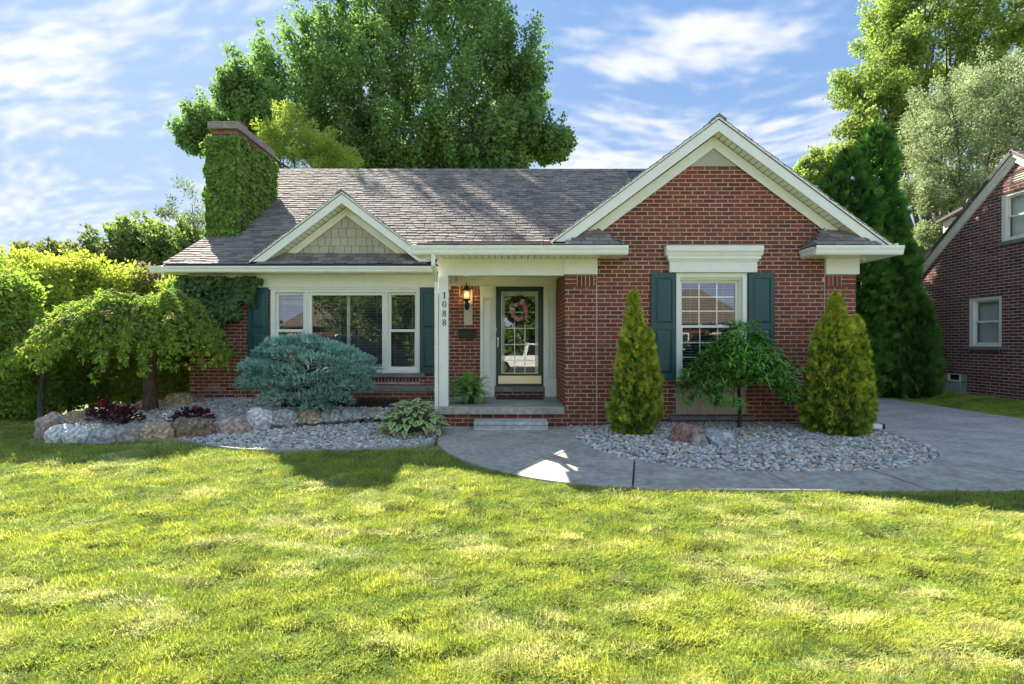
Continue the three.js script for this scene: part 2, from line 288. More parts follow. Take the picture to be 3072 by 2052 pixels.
// the walk: joints are pairs [point on the bed side, point on the lawn side]
const walk = new THREE.Group(); walk.name = 'walkway'; walk.userData.kind = 'structure'; scene.add(walk);
{
  const nearest = (L, p) => { let b = 0, d = 1e9; L.forEach((q, i) => { const e = Math.hypot(q[0] - p[0], q[1] - p[1]); if (e < d) { d = e; b = i; } }); return b; };
  const cuts = [[D(1762, 1085), D(1840, 1131)], [D(1990, 1082), D(2110, 1131)], [D(1459, 1060), D(1448, 1125)], [D(1339, 1022), D(1165, 1089)], [D(1312, 998), D(1004, 1012)]];
  const order = [cuts[4], cuts[3], cuts[2], cuts[0], cuts[1]];
  let pu = 0, pl = 0; const slabs = [];
  order.forEach(([u, l], i) => {
    const iu = nearest(bedEdge, u), il = nearest(lawnEdge, l);
    slabs.push([...(i ? [] : [[-1.24, 8.36], [0.9, 8.36]]), ...bedEdge.slice(pu, iu + 1), ...lawnEdge.slice(pl, il + 1).reverse()]); pu = iu; pl = il;
  });
  // last part of the walk, up to the drive
  const ie = nearest(lawnEdge, D(2347, 1131)), iu = nearest(bedEdge, D(2150, 1052));
  slabs.push([...bedEdge.slice(pu, iu + 1), D(2347, 1090), D(2700, 1131), ...lawnEdge.slice(pl, nearest(lawnEdge, D(2700, 1131)) + 1).reverse()]);
  slabs.forEach((P, i) => mesh('slab', paving(P, 0.022 + (i % 2) * 0.004, 0.12), M.concrete, walk));
  const iu2 = nearest(bedEdge, D(2010, 988));
  const road = new THREE.Group(); road.name = 'driveway'; road.userData.kind = 'structure'; scene.add(road);
  const d1 = [...bedEdge.slice(iu, iu2 + 1), [5.70, 8.7], [5.70, 9.25], [9.15, 9.35], [9.15, 7.2], D(2700, 1080), D(2352, 1088)];
  mesh('slab', paving(d1, 0.020, 0.12), M.drive, road);
  mesh('slab', paving([D(2710, 1083), [9.15, 7.17], [9.15, -6], [5.9, -6], [5.9, 4.9], D(2712, 1130)], 0.021, 0.12), M.drive, road);
  for (const [a, b] of [[9.29, 11.9], [11.93, 15], [15.03, 18.5], [18.53, 24]]) mesh('slab', paving([[5.70, a], [9.15, a + 0.1], [9.15, b + 0.1], [5.70, b]], 0.02, 0.12), M.drive, road);
}
// beds of river stones
const stoneTones = [[0.34, 0.35, 0.37], [0.26, 0.275, 0.30], [0.42, 0.42, 0.42], [0.20, 0.215, 0.24], [0.47, 0.46, 0.44], [0.36, 0.31, 0.28], [0.30, 0.32, 0.35], [0.40, 0.42, 0.45], [0.16, 0.17, 0.185], [0.45, 0.33, 0.26], [0.38, 0.38, 0.39]];
function pebbleGeo(seed) {
  const g = new THREE.IcosahedronGeometry(1, 2), p = g.attributes.position;
  for (let i = 0; i < p.count; i++) { const x = p.getX(i), y = p.getY(i), z = p.getZ(i), k = 1 + 0.16 * n3(x * 0.9 + seed, y * 0.9, z * 0.9) + 0.04 * n3(x * 2.4, y * 2.4 + seed, z * 2.4); p.setXYZ(i, x * k, y * k * 0.62, z * k * 0.80); }
  return toCreasedNormals(g, 1.2);
}
const pebbles = [3, 17, 31, 44].map(pebbleGeo);
const pebbleMat = std([1, 1, 1], { roughness: 0.72, bumpMap: grain, bumpScale: 0.002 });
function stones(name, label, polys, n, keep) {
  const lists = [[], [], [], []]; let made = 0;
  for (const P of polys) {
    const x0 = Math.min(...P.map((p) => p[0])), x1 = Math.max(...P.map((p) => p[0])), z0 = Math.min(...P.map((p) => p[1])), z1 = Math.max(...P.map((p) => p[1]));
    const s = 0.043;
    for (let x = x0; x < x1; x += s) for (let z = z0; z < z1; z += s) for (let l = 0; l < 2; l++) {
      const X = x + rr(-0.5, 0.5) * s, Z = z + rr(-0.5, 0.5) * s; if (!inPoly(X, Z, P) || (keep && !keep(X, Z)) || (l && rand() < 0.35)) continue;
      const r = 0.017 + 0.022 * Math.pow(rand(), 1.6) + (rand() < 0.03 ? 0.012 : 0);
      lists[Math.floor(rand() * 4)].push([X, bedH(X, Z) - 0.012 + l * 0.018 + rr(-0.008, 0.008), Z, r]); made++;
    }
  }
  const g = thing(name, label, 'gravel'); g.userData.kind = 'stuff'; delete g.userData.category;
  const m4 = new THREE.Matrix4(), q = new THREE.Quaternion(), e = new THREE.Euler(), c = new THREE.Color();
  lists.forEach((L, k) => {
    const im = new THREE.InstancedMesh(pebbles[k], pebbleMat, L.length); im.name = 'pebbles'; im.userData.kind = 'stuff'; im.castShadow = im.receiveShadow = true;
    L.forEach(([x, y, Z, r], i) => {
      q.setFromEuler(e.set(rr(-0.45, 0.45), rr(0, 6.28), rr(-0.45, 0.45))); const k2 = rr(0.85, 1.25);
      m4.compose(V(x, y, Z), q, new THREE.Vector3(r * k2, r * rr(0.8, 1.15), r / Math.sqrt(k2))); im.setMatrixAt(i, m4);
      const t = pick(stoneTones), d = rr(1.1, 1.6); im.setColorAt(i, c.setRGB(t[0] * d * 1.03, t[1] * d * 0.975, t[2] * d * 0.81));
    });
    g.add(im);
  });
  return g;
}
{
  const bedMat = std([0.16, 0.155, 0.15], { roughness: 1, map: blot });
  const bed = (P, name) => { // closely sampled sheet under the stones
    const x0 = Math.min(...P.map((p) => p[0])), x1 = Math.max(...P.map((p) => p[0])), z0 = Math.min(...P.map((p) => p[1])), z1 = Math.max(...P.map((p) => p[1])), pos = [], s = 0.08;
    for (let x = x0 - s; x < x1 + s; x += s) for (let z = z0 - s; z < z1 + s; z += s) if (inPoly(x + s / 2, z + s / 2, P)) {
      const h = (a, b) => { const k = bedH(clamp(a, x + 0.02, x + s - 0.02), clamp(b, z + 0.02, z + s - 0.02)); return V(a, k - 0.02, b); }, a = h(x, z), b = h(x + s, z), c = h(x + s, z + s), d = h(x, z + s);
      pos.push(...a.toArray(), ...b.toArray(), ...c.toArray(), ...a.toArray(), ...c.toArray(), ...d.toArray());
    }
    const g = new THREE.BufferGeometry(); g.setAttribute('position', new THREE.Float32BufferAttribute(pos, 3)); g.computeVertexNormals(); structure(name, metric(g), bedMat);
  };
  bed(rightBed, 'ground_bed'); bed(upperBed, 'ground_bed'); bed(lowerBed, 'ground_bed');
  stones('river_gravel', 'grey river stones filling the curved bed under the gabled wall', [rightBed]);
  stones('river_gravel', 'grey river stones around the blue spruce, inside the boulder edging', [upperBed, lowerBed]);
  // steel edging between the lower bed and the lawn
  const pts = bedFront.map(([x, Z]) => V(x, G(x, Z) + 0.015, Z - 0.02)), g = [];
  for (let i = 1; i < pts.length; i++) { const a = pts[i - 1], b = pts[i], m = new THREE.BoxGeometry(a.distanceTo(b) + 0.004, 0.07, 0.012); m.rotateY(-Math.atan2(b.z - a.z, b.x - a.x)); m.translate((a.x + b.x) / 2, (a.y + b.y) / 2 - 0.005, (a.z + b.z) / 2); g.push(m); }
  tag(mesh('lawn_edging', join(g), std([0.35, 0.34, 0.30], { roughness: 0.7 }), scene), 'thin grey edging strip between the lawn and the left stone bed', 'edging');
}
// ---------------------------------------------------------------- the brick house
const house = thing('brick_house', 'single storey red brick house with white trim, green shutters and grey shingle roof', 'house');
const ZG = 8.41, ZB = 9.97;                                              // planes of the gabled wall and of the set-back wall
const XL = -6.27, XP = 0.86, XR = 5.64;
const redTones = [[0.2743, 0.0624, 0.027], [0.2342, 0.0544, 0.0246], [0.3012, 0.0706, 0.0294], [0.2008, 0.049, 0.0246], [0.2543, 0.0679, 0.0318], [0.3212, 0.0842, 0.035], [0.1807, 0.0462, 0.0263], [0.2676, 0.057, 0.0239]];
const gableX = 3.29, gableY = 4.98, gableK = 0.745, gableZ = 8.17;       // big gable: apex, slope, face of its fascia
const WIN = { x0: 2.685, x1: 3.84, y0: 0.77, y1: 2.53 };                 // opening in the gabled wall
const BAY = { x0: -4.68, x1: -1.79, y0: 0.80, y1: 2.42 };                // opening of the triple window
const DOOR = { x0: -0.33, x1: 0.63, y0: 0.43, y1: 2.49 };
{
  // gabled wall
  const wall = mesh('wall', prism([[XP + 0.01, -0.3], [XR - 0.01, -0.3], [XR - 0.01, 3.0], [gableX, 4.74], [XP + 0.01, 3.0]], ZG + 0.0035, ZG + 0.22, [[[WIN.x0, 0.19], [WIN.x1, 0.19], [WIN.x1, WIN.y1], [WIN.x0, WIN.y1]]]), M.mortar, house);
  const half = (v) => (4.70 - v) / gableK;
  const soldier = (v) => v > 2.292 && v < 2.50;
  const spans = (v) => {
    if (v > 4.27) return [];
    let a = Math.max(XP, gableX - half(v)), b = Math.min(XR, gableX + half(v)), L = [[a, b]];
    if (v > 0.19 && v < WIN.y1) L = cutSpan(L, WIN.x0, WIN.x1);
    if (v < 2.5) { L = cutSpan(L, 1.384, 1.388); L = cutSpan(L, 5.120, 5.124); }
    if (soldier(v)) { L = cutSpan(L, 0.86, 1.385); L = cutSpan(L, 5.12, 5.64); }
    return L;
  };
  let rects = courses(-0.05, 4.30, 0.0677, 0.203, spans, { wander: 0.03 });
  rects.forEach((r) => { r.u0 += rr(-0.003, 0.003); });
  for (const [a, b] of [[0.86, 1.385], [5.125, 5.64]]) {                 // upright bricks at the head of each pier
    const left = a < 3; let x = left ? a + 0.21 : a;
    for (let i = 0; i < 4; i++) { rects.push({ u0: x, u1: x + 0.0675, v0: 2.29, v1: 2.497 }); x += 0.0675; }
    const g0 = left ? a : x, g1 = left ? a + 0.21 : b; for (let k = 0; k < 3; k++) rects.push({ u0: g0, u1: g1, v0: 2.29 + k * 0.069, v1: 2.29 + (k + 1) * 0.069 });
    if (left) for (let k = 0; k < 3; k++) rects.push({ u0: x, u1: b, v0: 2.29 + k * 0.069, v1: 2.29 + (k + 1) * 0.069 });
  }
  layBricks(wall, frameXY(ZG), rects, redTones, { most: 240, score: (r) => -Math.hypot(r.u0 - 3.2, (r.v0 - 3.4) * 1.3) - (r.v1 > 2.5 && r.v0 < 2.96 && r.u0 > 2.5 && r.u1 < 4.1 ? 9 : 0) });
  // beige board in the peak, above the bricks
  mesh('peak_board', prism([[gableX - 0.6, 4.275], [gableX + 0.6, 4.275], [gableX, 4.72]], ZG - 0.012, ZG + 0.006), M.siding, house);
  // low panel where the window once went to the floor
  const panel = mesh('siding_panel', bx(WIN.x0 + 0.004, WIN.x1 - 0.004, 0.19, WIN.y0, ZG + 0.03, ZG + 0.10), M.siding, house);
  for (let k = 0; k < 3; k++) { // clapboards, each proud at its foot
    const y0 = 0.19 + k * 0.194; let x = WIN.x0 + 0.01; while (x < WIN.x1 - 0.05) { const e = Math.min(x + rr(0.16, 0.26), WIN.x1 - 0.01); mesh('shake', bx(x, e - 0.005, y0 + 0.004, y0 + 0.188, ZG + 0.014 + rr(0, 0.003), ZG + 0.035), M.siding, panel); x = e; }
  }
  mesh('sill', rbx(WIN.x0 - 0.11, WIN.x1 + 0.12, 0.125, 0.185, ZG - 0.05, ZG + 0.05, 0.006), M.stone, house);
}
{
  // set-back wall, with the bay window opening and the door opening
  const wall = mesh('wall', prism([[XL + 0.01, -0.3], [XP + 0.2, -0.3], [XP + 0.2, 2.85], [XL + 0.01, 2.85]], ZB + 0.0035, ZB + 0.2, [[[BAY.x0, BAY.y0], [BAY.x1, BAY.y0], [BAY.x1, BAY.y1], [BAY.x0, BAY.y1]], [[DOOR.x0, DOOR.y0], [DOOR.x1, DOOR.y0], [DOOR.x1, DOOR.y1], [DOOR.x0, DOOR.y1]]]), M.mortar, house);
  const spans = (v) => {
    let L = [[XL, XP]];
    if (v > BAY.y0 - 0.19 && v < BAY.y1) L = cutSpan(L, BAY.x0, BAY.x1);
    if (v > DOOR.y0 && v < DOOR.y1 + 0.02) L = cutSpan(L, DOOR.x0, DOOR.x1);
    if (v > 2.29) L = cutSpan(L, -1.02, -0.61);
    return L;
  };
  const rects = courses(-0.02, 2.50, 0.0677, 0.203, spans, { wander: 0.03 });
  for (let x = BAY.x0 + 0.01; x < BAY.x1 - 0.05; x += 0.0668) rects.push({ u0: x, u1: x + 0.0668, v0: 0.612, v1: 0.716 });
  for (let x = -1.01; x < -0.66; x += 0.0668) rects.push({ u0: x, u1: x + 0.0668, v0: 2.29, v1: 2.49 });
  layBricks(wall, frameXY(ZB), rects, redTones, { most: 60, tone: (r) => (r.v0 < 0.62 && r.u0 < -3.9 && rand() < 0.75 * smooth(0.62 - r.v0, 0, 0.4) * smooth(n2(r.u0 * 2.2, r.v0 * 3) + 0.7, 0, 1) ? [0.34, 0.20, 0.155] : null), score: (r) => (r.u0 < -4.85 && r.v0 < 1.6 && r.v0 > 0.3 ? 5 - Math.abs(r.v0 - 0.9) : 0) });
  // side of the gabled wing towards the porch
  const side = mesh('wall', bx(XP + 0.0035, XP + 0.2, -0.3, 2.85, ZG + 0.23, ZB + 0.005), M.mortar, house);
  layBricks(side, { o: V(XP, 0, ZB), u: new THREE.Vector3(0, 0, 1), v: new THREE.Vector3(0, 1, 0), n: new THREE.Vector3(-1, 0, 0) }, courses(-0.05, 2.62, 0.0677, 0.203, () => [[0, ZB - ZG]], { wander: 0.02 }), redTones);
  // the other walls, floor and ceiling close the house
  mesh('wall', join([bx(XR - 0.2, XR, -0.3, 3.0, ZG + 0.23, 18.8), bx(XL, XL + 0.2, -0.3, 2.8, ZB + 0.21, 18.8), bx(XL, XR, -0.3, 2.8, 18.8, 19)]), std([0.19, 0.045, 0.035], { roughness: 0.9 }), house);
  mesh('floor', bx(XL + 0.21, XR - 0.21, 0.32, 0.42, ZB + 0.21, 18.78), M.room, house);
  mesh('floor', bx(XP + 0.21, XR - 0.21, 0.32, 0.42, ZG + 0.23, ZB + 0.2), M.room, house);
  mesh('ceiling', join([bx(XL + 0.02, XR - 0.02, 2.72, 2.78, ZB + 0.21, 18.79), bx(XP + 0.21, XR - 0.21, 2.72, 2.78, ZG + 0.23, ZB + 0.2)]), M.room, house);
  mesh('room_wall', join([bx(XL + 0.21, XR - 0.21, 0.42, 2.72, 13.2, 13.3), bx(XP - 0.1, XP + 0.0, 0.42, 2.72, ZB + 0.35, 13.2), bx(XP + 0.8, XR - 0.21, 0.42, 2.72, 12.0, 12.1)]), M.room, house);
}
// ---- big gable: rake boards, soffit, frieze
function rake(ax, ay, k, reach, Zf, Zw, tFascia, tFrieze) {
  for (const s of [-1, 1]) {
    const R = reach[s < 0 ? 0 : 1], yEnd = ay - k * R;
    // fascia with a level cut at its foot
    const pts = [[ax, ay - 0.012], [ax, ay - tFascia], [ax + s * (R - tFascia / k), yEnd], [ax + s * R, yEnd]]; mesh('rake_board', prism(s < 0 ? pts : [...pts].reverse(), Zf, Zf + 0.022), M.trim, house);
    // drip edge along the top
    mesh('drip_edge', prism(s < 0 ? [[ax, ay + 0.028], [ax, ay - 0.025], [ax + s * R, yEnd - 0.025], [ax + s * R, yEnd + 0.028]] : [[ax + R, yEnd + 0.028], [ax + R, yEnd - 0.025], [ax, ay - 0.025], [ax, ay + 0.028]], Zf - 0.014, Zf - 0.001), M.trim, house);
    // soffit boards, one after another down the slope
    const L = (R - 0.1) * Math.hypot(1, k), n = Math.floor(L / 0.102), geo = [], ang = Math.atan(k);
    for (let i = 0; i < n; i++) {
      const d = (i + 0.5) * 0.102, b = new THREE.BoxGeometry(0.090, 0.012, Zw - Zf - 0.03); b.rotateZ(-s * ang); b.translate(ax + s * d * Math.cos(ang), ay - tFascia + 0.02 - d * Math.sin(ang), -(Zf + Zw) / 2 - 0.008);
      if (ay - tFascia - d * Math.sin(ang) > yEnd - tFascia * 0.2) geo.push(metric(flat(b)));
    }
    const backing = new THREE.BoxGeometry(L, 0.004, Zw - Zf - 0.03); backing.rotateZ(-s * ang); backing.translate(ax + s * (L / 2) * Math.cos(ang), ay - tFascia + 0.034 - (L / 2) * Math.sin(ang), -(Zf + Zw) / 2 - 0.008);
    const sf = mesh('soffit', metric(flat(backing)), M.felt, house);
    geo.forEach((g) => mesh('soffit_board', g, M.vinyl, sf));
    // frieze on the wall
    const fy = ay - tFascia - 0.005, fr = [[ax, fy], [ax, fy - tFrieze], [ax + s * (R - 0.32), fy - tFrieze - k * (R - 0.32)], [ax + s * (R - 0.32), fy - k * (R - 0.32)]];
    mesh('frieze', prism(s < 0 ? fr : [...fr].reverse(), Zw - 0.028, Zw + 0.004), M.trim, house);
    const bead = [[ax, fy - tFrieze + 0.012], [ax, fy - tFrieze - 0.02], [ax + s * (R - 0.32), fy - tFrieze - 0.02 - k * (R - 0.32)], [ax + s * (R - 0.32), fy - tFrieze + 0.012 - k * (R - 0.32)]];
    mesh('bead', prism(s < 0 ? bead : [...bead].reverse(), Zw - 0.036, Zw - 0.0285), M.trim, house);
  }
}
rake(gableX, gableY, gableK, [2.66, 2.80], gableZ, ZG, 0.22, 0.17);
const smallX = -3.206, smallY = 4.224, smallK = 0.758, smallZ = 9.66;
rake(smallX, smallY, smallK, [1.73, 1.73], smallZ, ZB, 0.21, 0.14);
{ // shakes in the small gable
  const board = mesh('gable_board', prism([[smallX - 1.25, 3.02], [smallX + 1.25, 3.02], [smallX, 3.97]], ZB + 0.006, ZB + 0.06), M.siding, house);
  const half = (v) => (3.90 - v) / smallK;
  const rects = courses(3.09, 3.86, 0.172, 0.155, (v) => (half(v) > 0.05 ? [[smallX - half(v - 0.06), smallX + half(v - 0.06)]] : []), { jitter: 0.07, wander: 0.1 });
  const cedar = [[0.44, 0.385, 0.275], [0.46, 0.40, 0.29], [0.42, 0.365, 0.26], [0.47, 0.415, 0.30]];
  const mat = std([1, 1, 1], { vertexColors: true, roughness: 0.65, map: dirt, bumpMap: grain, bumpScale: 0.003 });
  layShingles(board, frameXY(ZB), rects, { name: 'shake', mat, tones: cedar, most: 80, t: 0.014, lift: 0.006 });
}
// ---- roofs
const ridge = { Z: 14.46, y: 6.265 }, mk = 0.75;
const mainY = (Z) => (Z > 10.9 ? ridge.y - mk * (ridge.Z - Z) : ridge.y - mk * (ridge.Z - 10.9) - 0.574 * (10.9 - Z));
const porchK = 0.21, porchBreak = 10.72, porchY = (Z) => mainY(10.9) - 0.574 * (10.9 - porchBreak) - porchK * (porchBreak - Z);
const XE = -6.56, XPE = -1.50;                                            // left rake; left end of the porch roof
{
  const roof = new THREE.Group(); roof.name = 'roof'; house.add(roof);
  const S = (x, Z, dy = 0) => V(x, mainY(Z) + dy, Z);
  const deck = [slab([S(XE, 10.9, -0.02), S(5.9, 10.9, -0.02), S(5.9, ridge.Z, -0.02), S(XE, ridge.Z, -0.02)], 0.12),
    slab([S(XE, 9.63, -0.02), S(-1.3, 9.63, -0.02), S(-1.3, 10.9, -0.02), S(XE, 10.9, -0.02)], 0.12),
    slab([V(XPE, porchY(7.98) - 0.02, 7.98), V(1.0, porchY(7.98) - 0.02, 7.98), V(1.0, porchY(porchBreak) - 0.02, porchBreak), V(XPE, porchY(porchBreak) - 0.02, porchBreak)], 0.10),
    slab([V(XPE, mainY(porchBreak) - 0.03, porchBreak - 0.02), V(5.9, mainY(porchBreak) - 0.03, porchBreak - 0.02), V(5.9, mainY(10.9) - 0.025, 10.9), V(XPE, mainY(10.9) - 0.025, 10.9)], 0.1),
    slab([V(XE, ridge.y - 0.02, ridge.Z), V(5.9, ridge.y - 0.02, ridge.Z), V(5.9, 2.75, 19.2), V(XE, 2.75, 19.2)], 0.12)];
  // gable roofs: two slopes each, run back into the main roof
  for (const [ax, ay, k, Zf, Zb, l, r] of [[gableX, gableY, gableK, gableZ, 12.9, 2.66, 2.72], [smallX, smallY, smallK, smallZ, 11.9, 1.73, 1.73]]) for (const s of [-1, 1]) { const R = s < 0 ? l : r; deck.push(slab([V(ax, ay + 0.004, Zf - 0.01), V(ax + s * R, ay - k * R + 0.004, Zf - 0.01), V(ax + s * R, ay - k * R + 0.004, Zb), V(ax, ay + 0.004, Zb)], 0.035)); }
  mesh('deck', join(deck), M.felt, roof);
  // shingles on the long front slope
  const ang = Math.atan(mk), up = new THREE.Vector3(0, Math.sin(ang), -Math.cos(ang)), n = new THREE.Vector3(0, Math.cos(ang), Math.sin(ang)), X = new THREE.Vector3(1, 0, 0);
  const slope = (Z0, y0, Z1, y1) => { const d = new THREE.Vector3(0, y1 - y0, -(Z1 - Z0)), L = d.length(); d.normalize(); return { f: { o: V(0, y0, Z0), u: X, v: d, n: new THREE.Vector3().crossVectors(X, d) }, L, at: (v) => [Z0 + (v / L) * (Z1 - Z0), y0 + (v / L) * (y1 - y0)] }; };
  const hideUnder = (L, y, Z) => { // cut out what lies under the gable roofs and the chimney
    const hs = (smallY - y) / smallK - 0.03; if (hs > 0 && Z < 11.9) L = cutSpan(L, smallX - hs, smallX + hs);
    const hg = (gableY - y) / gableK - 0.05; if (hg > 0) L = cutSpan(L, gableX - hg, gableX + hg + 3);
    if (Z > 11.15 && Z < 12.9) L = cutSpan(L, -6.58, -5.94);
    return L;
  };
  const A = slope(10.9, mainY(10.9), ridge.Z, ridge.y), near = (r, a) => -Math.hypot((r.u0 + 1.5) * 0.7, a.at(r.v0)[0] - 11.3);
  const w = 0.21, ex = 0.128;
  layShingles(roof, A.f, courses(0, A.L - 0.03, ex, w, (v) => { const [Z, y] = A.at(v); return hideUnder([[XE, 3.2]], y, Z); }, { jitter: 0.07, wander: 0.14 }), { most: 170, score: (r) => near(r, A) });
  const Bq = slope(9.62, mainY(9.62), 10.9, mainY(10.9));
  layShingles(roof, Bq.f, courses(0, Bq.L, ex, w, (v) => { const [Z, y] = Bq.at(v); let L = [[XE, Z < porchBreak ? XPE + 0.02 : 0.8]]; return hideUnder(L, y, Z); }, { jitter: 0.07, wander: 0.14 }), { most: 100, score: (r) => -Math.abs(r.u0 + 5.6) });
  // the strip of roof in front of the small gable's face
  const C = slope(9.62, mainY(9.62), ZB - 0.01, mainY(9.62) + 0.26);
  layShingles(roof, C.f, courses(0, C.L, ex, w, () => [[smallX - 1.6, smallX + 1.6]], { jitter: 0.07, wander: 0.14 }), {});
  const old = shingleTones.concat([[0.20, 0.135, 0.10], [0.235, 0.15, 0.11], [0.16, 0.14, 0.13]]);
  const Dq = slope(7.97, porchY(7.97), porchBreak, porchY(porchBreak));
  layShingles(roof, Dq.f, courses(0, Dq.L, 0.125, w, (v) => { const [Z, y] = Dq.at(v); let L = [[XPE, 1.0]]; const hg = (gableY - y) / gableK - 0.02; if (Z > gableZ) L = cutSpan(L, gableX - hg, 9); return L; }, { jitter: 0.08, wander: 0.14 }), { tones: old });
  // ridge caps
  const caps = []; for (let x = XE; x < 4.5; x += 0.14) for (const s of [-1, 1]) { const b = new THREE.BoxGeometry(0.16, 0.008, 0.15); b.rotateZ(0.03); b.rotateX(s * ang); b.translate(x + 0.07, ridge.y - 0.035, -ridge.Z + s * 0.062); caps.push(paint(metric(flat(b)), pick(shingleTones))); }
  for (const [ax, ay, k, Z0, Z1] of [[gableX, gableY, gableK, gableZ - 0.03, 12.7], [smallX, smallY, smallK, smallZ - 0.03, 11.7]]) for (let Z = Z0; Z < Z1; Z += 0.14) for (const s of [-1, 1]) { const b = new THREE.BoxGeometry(0.16, 0.012, 0.16); b.rotateX(0.03); b.rotateZ(-s * Math.atan(k)); b.translate(ax + s * 0.058, ay + 0.004, -Z - 0.08); caps.push(paint(metric(flat(b)), pick(shingleTones))); }
  const rc = mesh('ridge_cap', join(caps), M.shingle, roof); rc.userData.kind = 'stuff';
  // shingle edges along the gables
  for (const [ax, ay, k, Zf, Zb, l, r] of [[gableX, gableY, gableK, gableZ, 12.6, 2.66, 2.72], [smallX, smallY, smallK, smallZ, 11.6, 1.73, 1.73]]) for (const s of [-1, 1]) {
    const R = s < 0 ? l : r, d = new THREE.Vector3(-s, k, 0).normalize(), o = V(ax + s * R, ay - k * R + 0.012, Zb), u = new THREE.Vector3(0, 0, s > 0 ? -1 : 1), nn = new THREE.Vector3(s * k, 1, 0).normalize();
    if (s > 0) o.z = -(Zf - 0.022);
    const L = Math.hypot(R, k * R), len = Zb - Zf + 0.022;
    layShingles(roof, { o, u, v: d, n: nn }, courses(0, L - 0.02, 0.13, 0.3, (v) => { const y = ay - k * R + (v / L) * k * R, Zend = Math.min(Zb, ridge.Z - (ridge.y - y) / mk + 0.1), q = Zend - Zf + 0.022; return q < 0.1 ? [] : s > 0 ? [[0, q]] : [[len - q, len]]; }, { jitter: 0.1, wander: 0.15 }), {});
  }
  // small hipped roofs over the eave returns
  for (const s of [-1, 1]) {
    const e = s < 0 ? 1.80 : 4.70, top = s < 0 ? 1.42 : 5.06, y0 = 2.905, y1 = 3.235, lm = (y) => gableX + s * (gableY - 0.22 - y) / gableK, f = [V(lm(y0), y0 - 0.01, 7.97), V(e, y0 - 0.01, 7.97), V(top, y1 - 0.01, 8.40), V(lm(y1), y1 - 0.01, 8.40)], h = [V(e, y0, 7.97), V(e, y0, 8.405), V(top, y1, 8.40)];
    mesh('return_deck', join([slab(f, 0.03), slab(h, 0.03)]), M.felt, roof);
    const fr = slope(7.97, y0, 8.40, y1);
    layShingles(roof, fr.f, courses(0, fr.L, 0.125, w, (v) => { const t = v / fr.L; const lim = (gableY - 0.21 - lerp(y0, y1, t)) / gableK; return s < 0 ? [[gableX - lim, lerp(e, top, t)]] : [[lerp(e, top, t), gableX + lim]]; }, { jitter: 0.07, wander: 0.1 }), { name: 'return_shingle', most: 12 });
    const dv = new THREE.Vector3(top - e, y1 - y0, 0), Ls = dv.length(); dv.normalize();
    const u = new THREE.Vector3(0, 0, s < 0 ? -1 : 1), fs = { o: V(e, y0, s < 0 ? 7.97 : 8.405), u, v: dv, n: new THREE.Vector3().crossVectors(u, dv) };
    layShingles(roof, fs, courses(0, Ls, 0.125, 0.16, (v) => { const t = v / Ls; return s < 0 ? [[lerp(0, 0.435, t), 0.435]] : [[0, lerp(0.435, 0.0, t)]]; }), { name: 'return_shingle' });
  }
  // bargeboard on the left end
  const bl = [[9.6, mainY(9.6)], [10.9, mainY(10.9)], [ridge.Z, ridge.y], [19.2, 2.75]];
  for (let i = 0; i < 3; i++) { const [a, b] = [bl[i], bl[i + 1]]; mesh('bargeboard', slab([V(XE, a[1] - 0.03, a[0]), V(XE, b[1] - 0.03, b[0]), V(XE, b[1] - 0.2, b[0]), V(XE, a[1] - 0.2, a[0])], 0.03), M.trim, house); }
  mesh('gable_end', join([prism([[-19.0, 2.801], [-9.9, 2.801], [-10.9, mainY(10.9) - 0.13], [-ridge.Z, ridge.y - 0.13]], 0, 0.2).rotateY(-Math.PI / 2).translate(XL, 0, 0)]), std([0.19, 0.045, 0.035], { roughness: 0.9 }), house);
}
// ---- gutters, frieze boards, soffits
const gutterProfile = (Z, y0, y1) => { const h = y1 - y0; return [[Z + 0.11, y0], [Z + 0.035, y0], [Z + 0.02, y0 + h * 0.2], [Z + 0.018, y0 + h * 0.45], [Z + 0.004, y0 + h * 0.68], [Z, y0 + h * 0.78], [Z, y1 - 0.006], [Z + 0.004, y1], [Z + 0.012, y1], [Z + 0.012, y1 - 0.02], [Z + 0.10, y1 - 0.02], [Z + 0.11, y1]]; };
mesh('gutter', sweepX(gutterProfile(9.55, 2.70, 2.815), -6.76, -1.27), M.vinyl, house);
mesh('gutter', sweepX(gutterProfile(7.92, 2.755, 2.895), -1.565, 1.80), M.vinyl, house);
mesh('gutter', sweepX(gutterProfile(7.92, 2.755, 2.895), 4.70, 6.06), M.vinyl, house);
mesh('gutter', prism(gutterProfile(0, 2.755, 2.895).map(([a, y]) => [a + 4.70, y]), 8.032, 8.405), M.vinyl, house);
function soffit(x0, x1, Z0, Z1, y, along, step = 0.105) {                // level soffit of grooved panels
  const base = mesh('soffit', bx(x0, x1, y + 0.012, y + 0.02, Z0, Z1), M.felt, house), n = Math.floor((x1 - x0) / step), g = [];
  for (let i = 0; i <= n; i++) { const a = x0 + i * step, b = Math.min(a + step - 0.012, x1); if (b - a > 0.02) mesh('soffit_board', bx(a, b, y, y + 0.011, Z0, Z1), M.vinyl, base); }
}
soffit(-6.7, -1.25, 9.66, 9.95, 2.705);
soffit(-1.52, 1.78, 8.03, 8.43, 2.762);
soffit(4.72, 6.04, 8.03, 8.40, 2.762);
mesh('soffit', bx(5.65, 6.02, 2.757, 2.767, 8.41, 18.9), M.vinyl, house);
mesh('eave_board', bx(6.02, 6.06, 2.76, 2.95, 8.05, 18.9), M.vinyl, house);
mesh('frieze', bx(-6.25, -1.19, 2.462, 2.703, ZB - 0.035, ZB - 0.004), M.trim, house);
mesh('frieze', bx(-5.0, -1.19, 2.425, 2.461, ZB - 0.02, ZB - 0.004), M.trim, house);
mesh('porch_beam', bx(-1.205, XP - 0.004, 2.49, 2.76, 8.40, 8.53), M.trim, house);
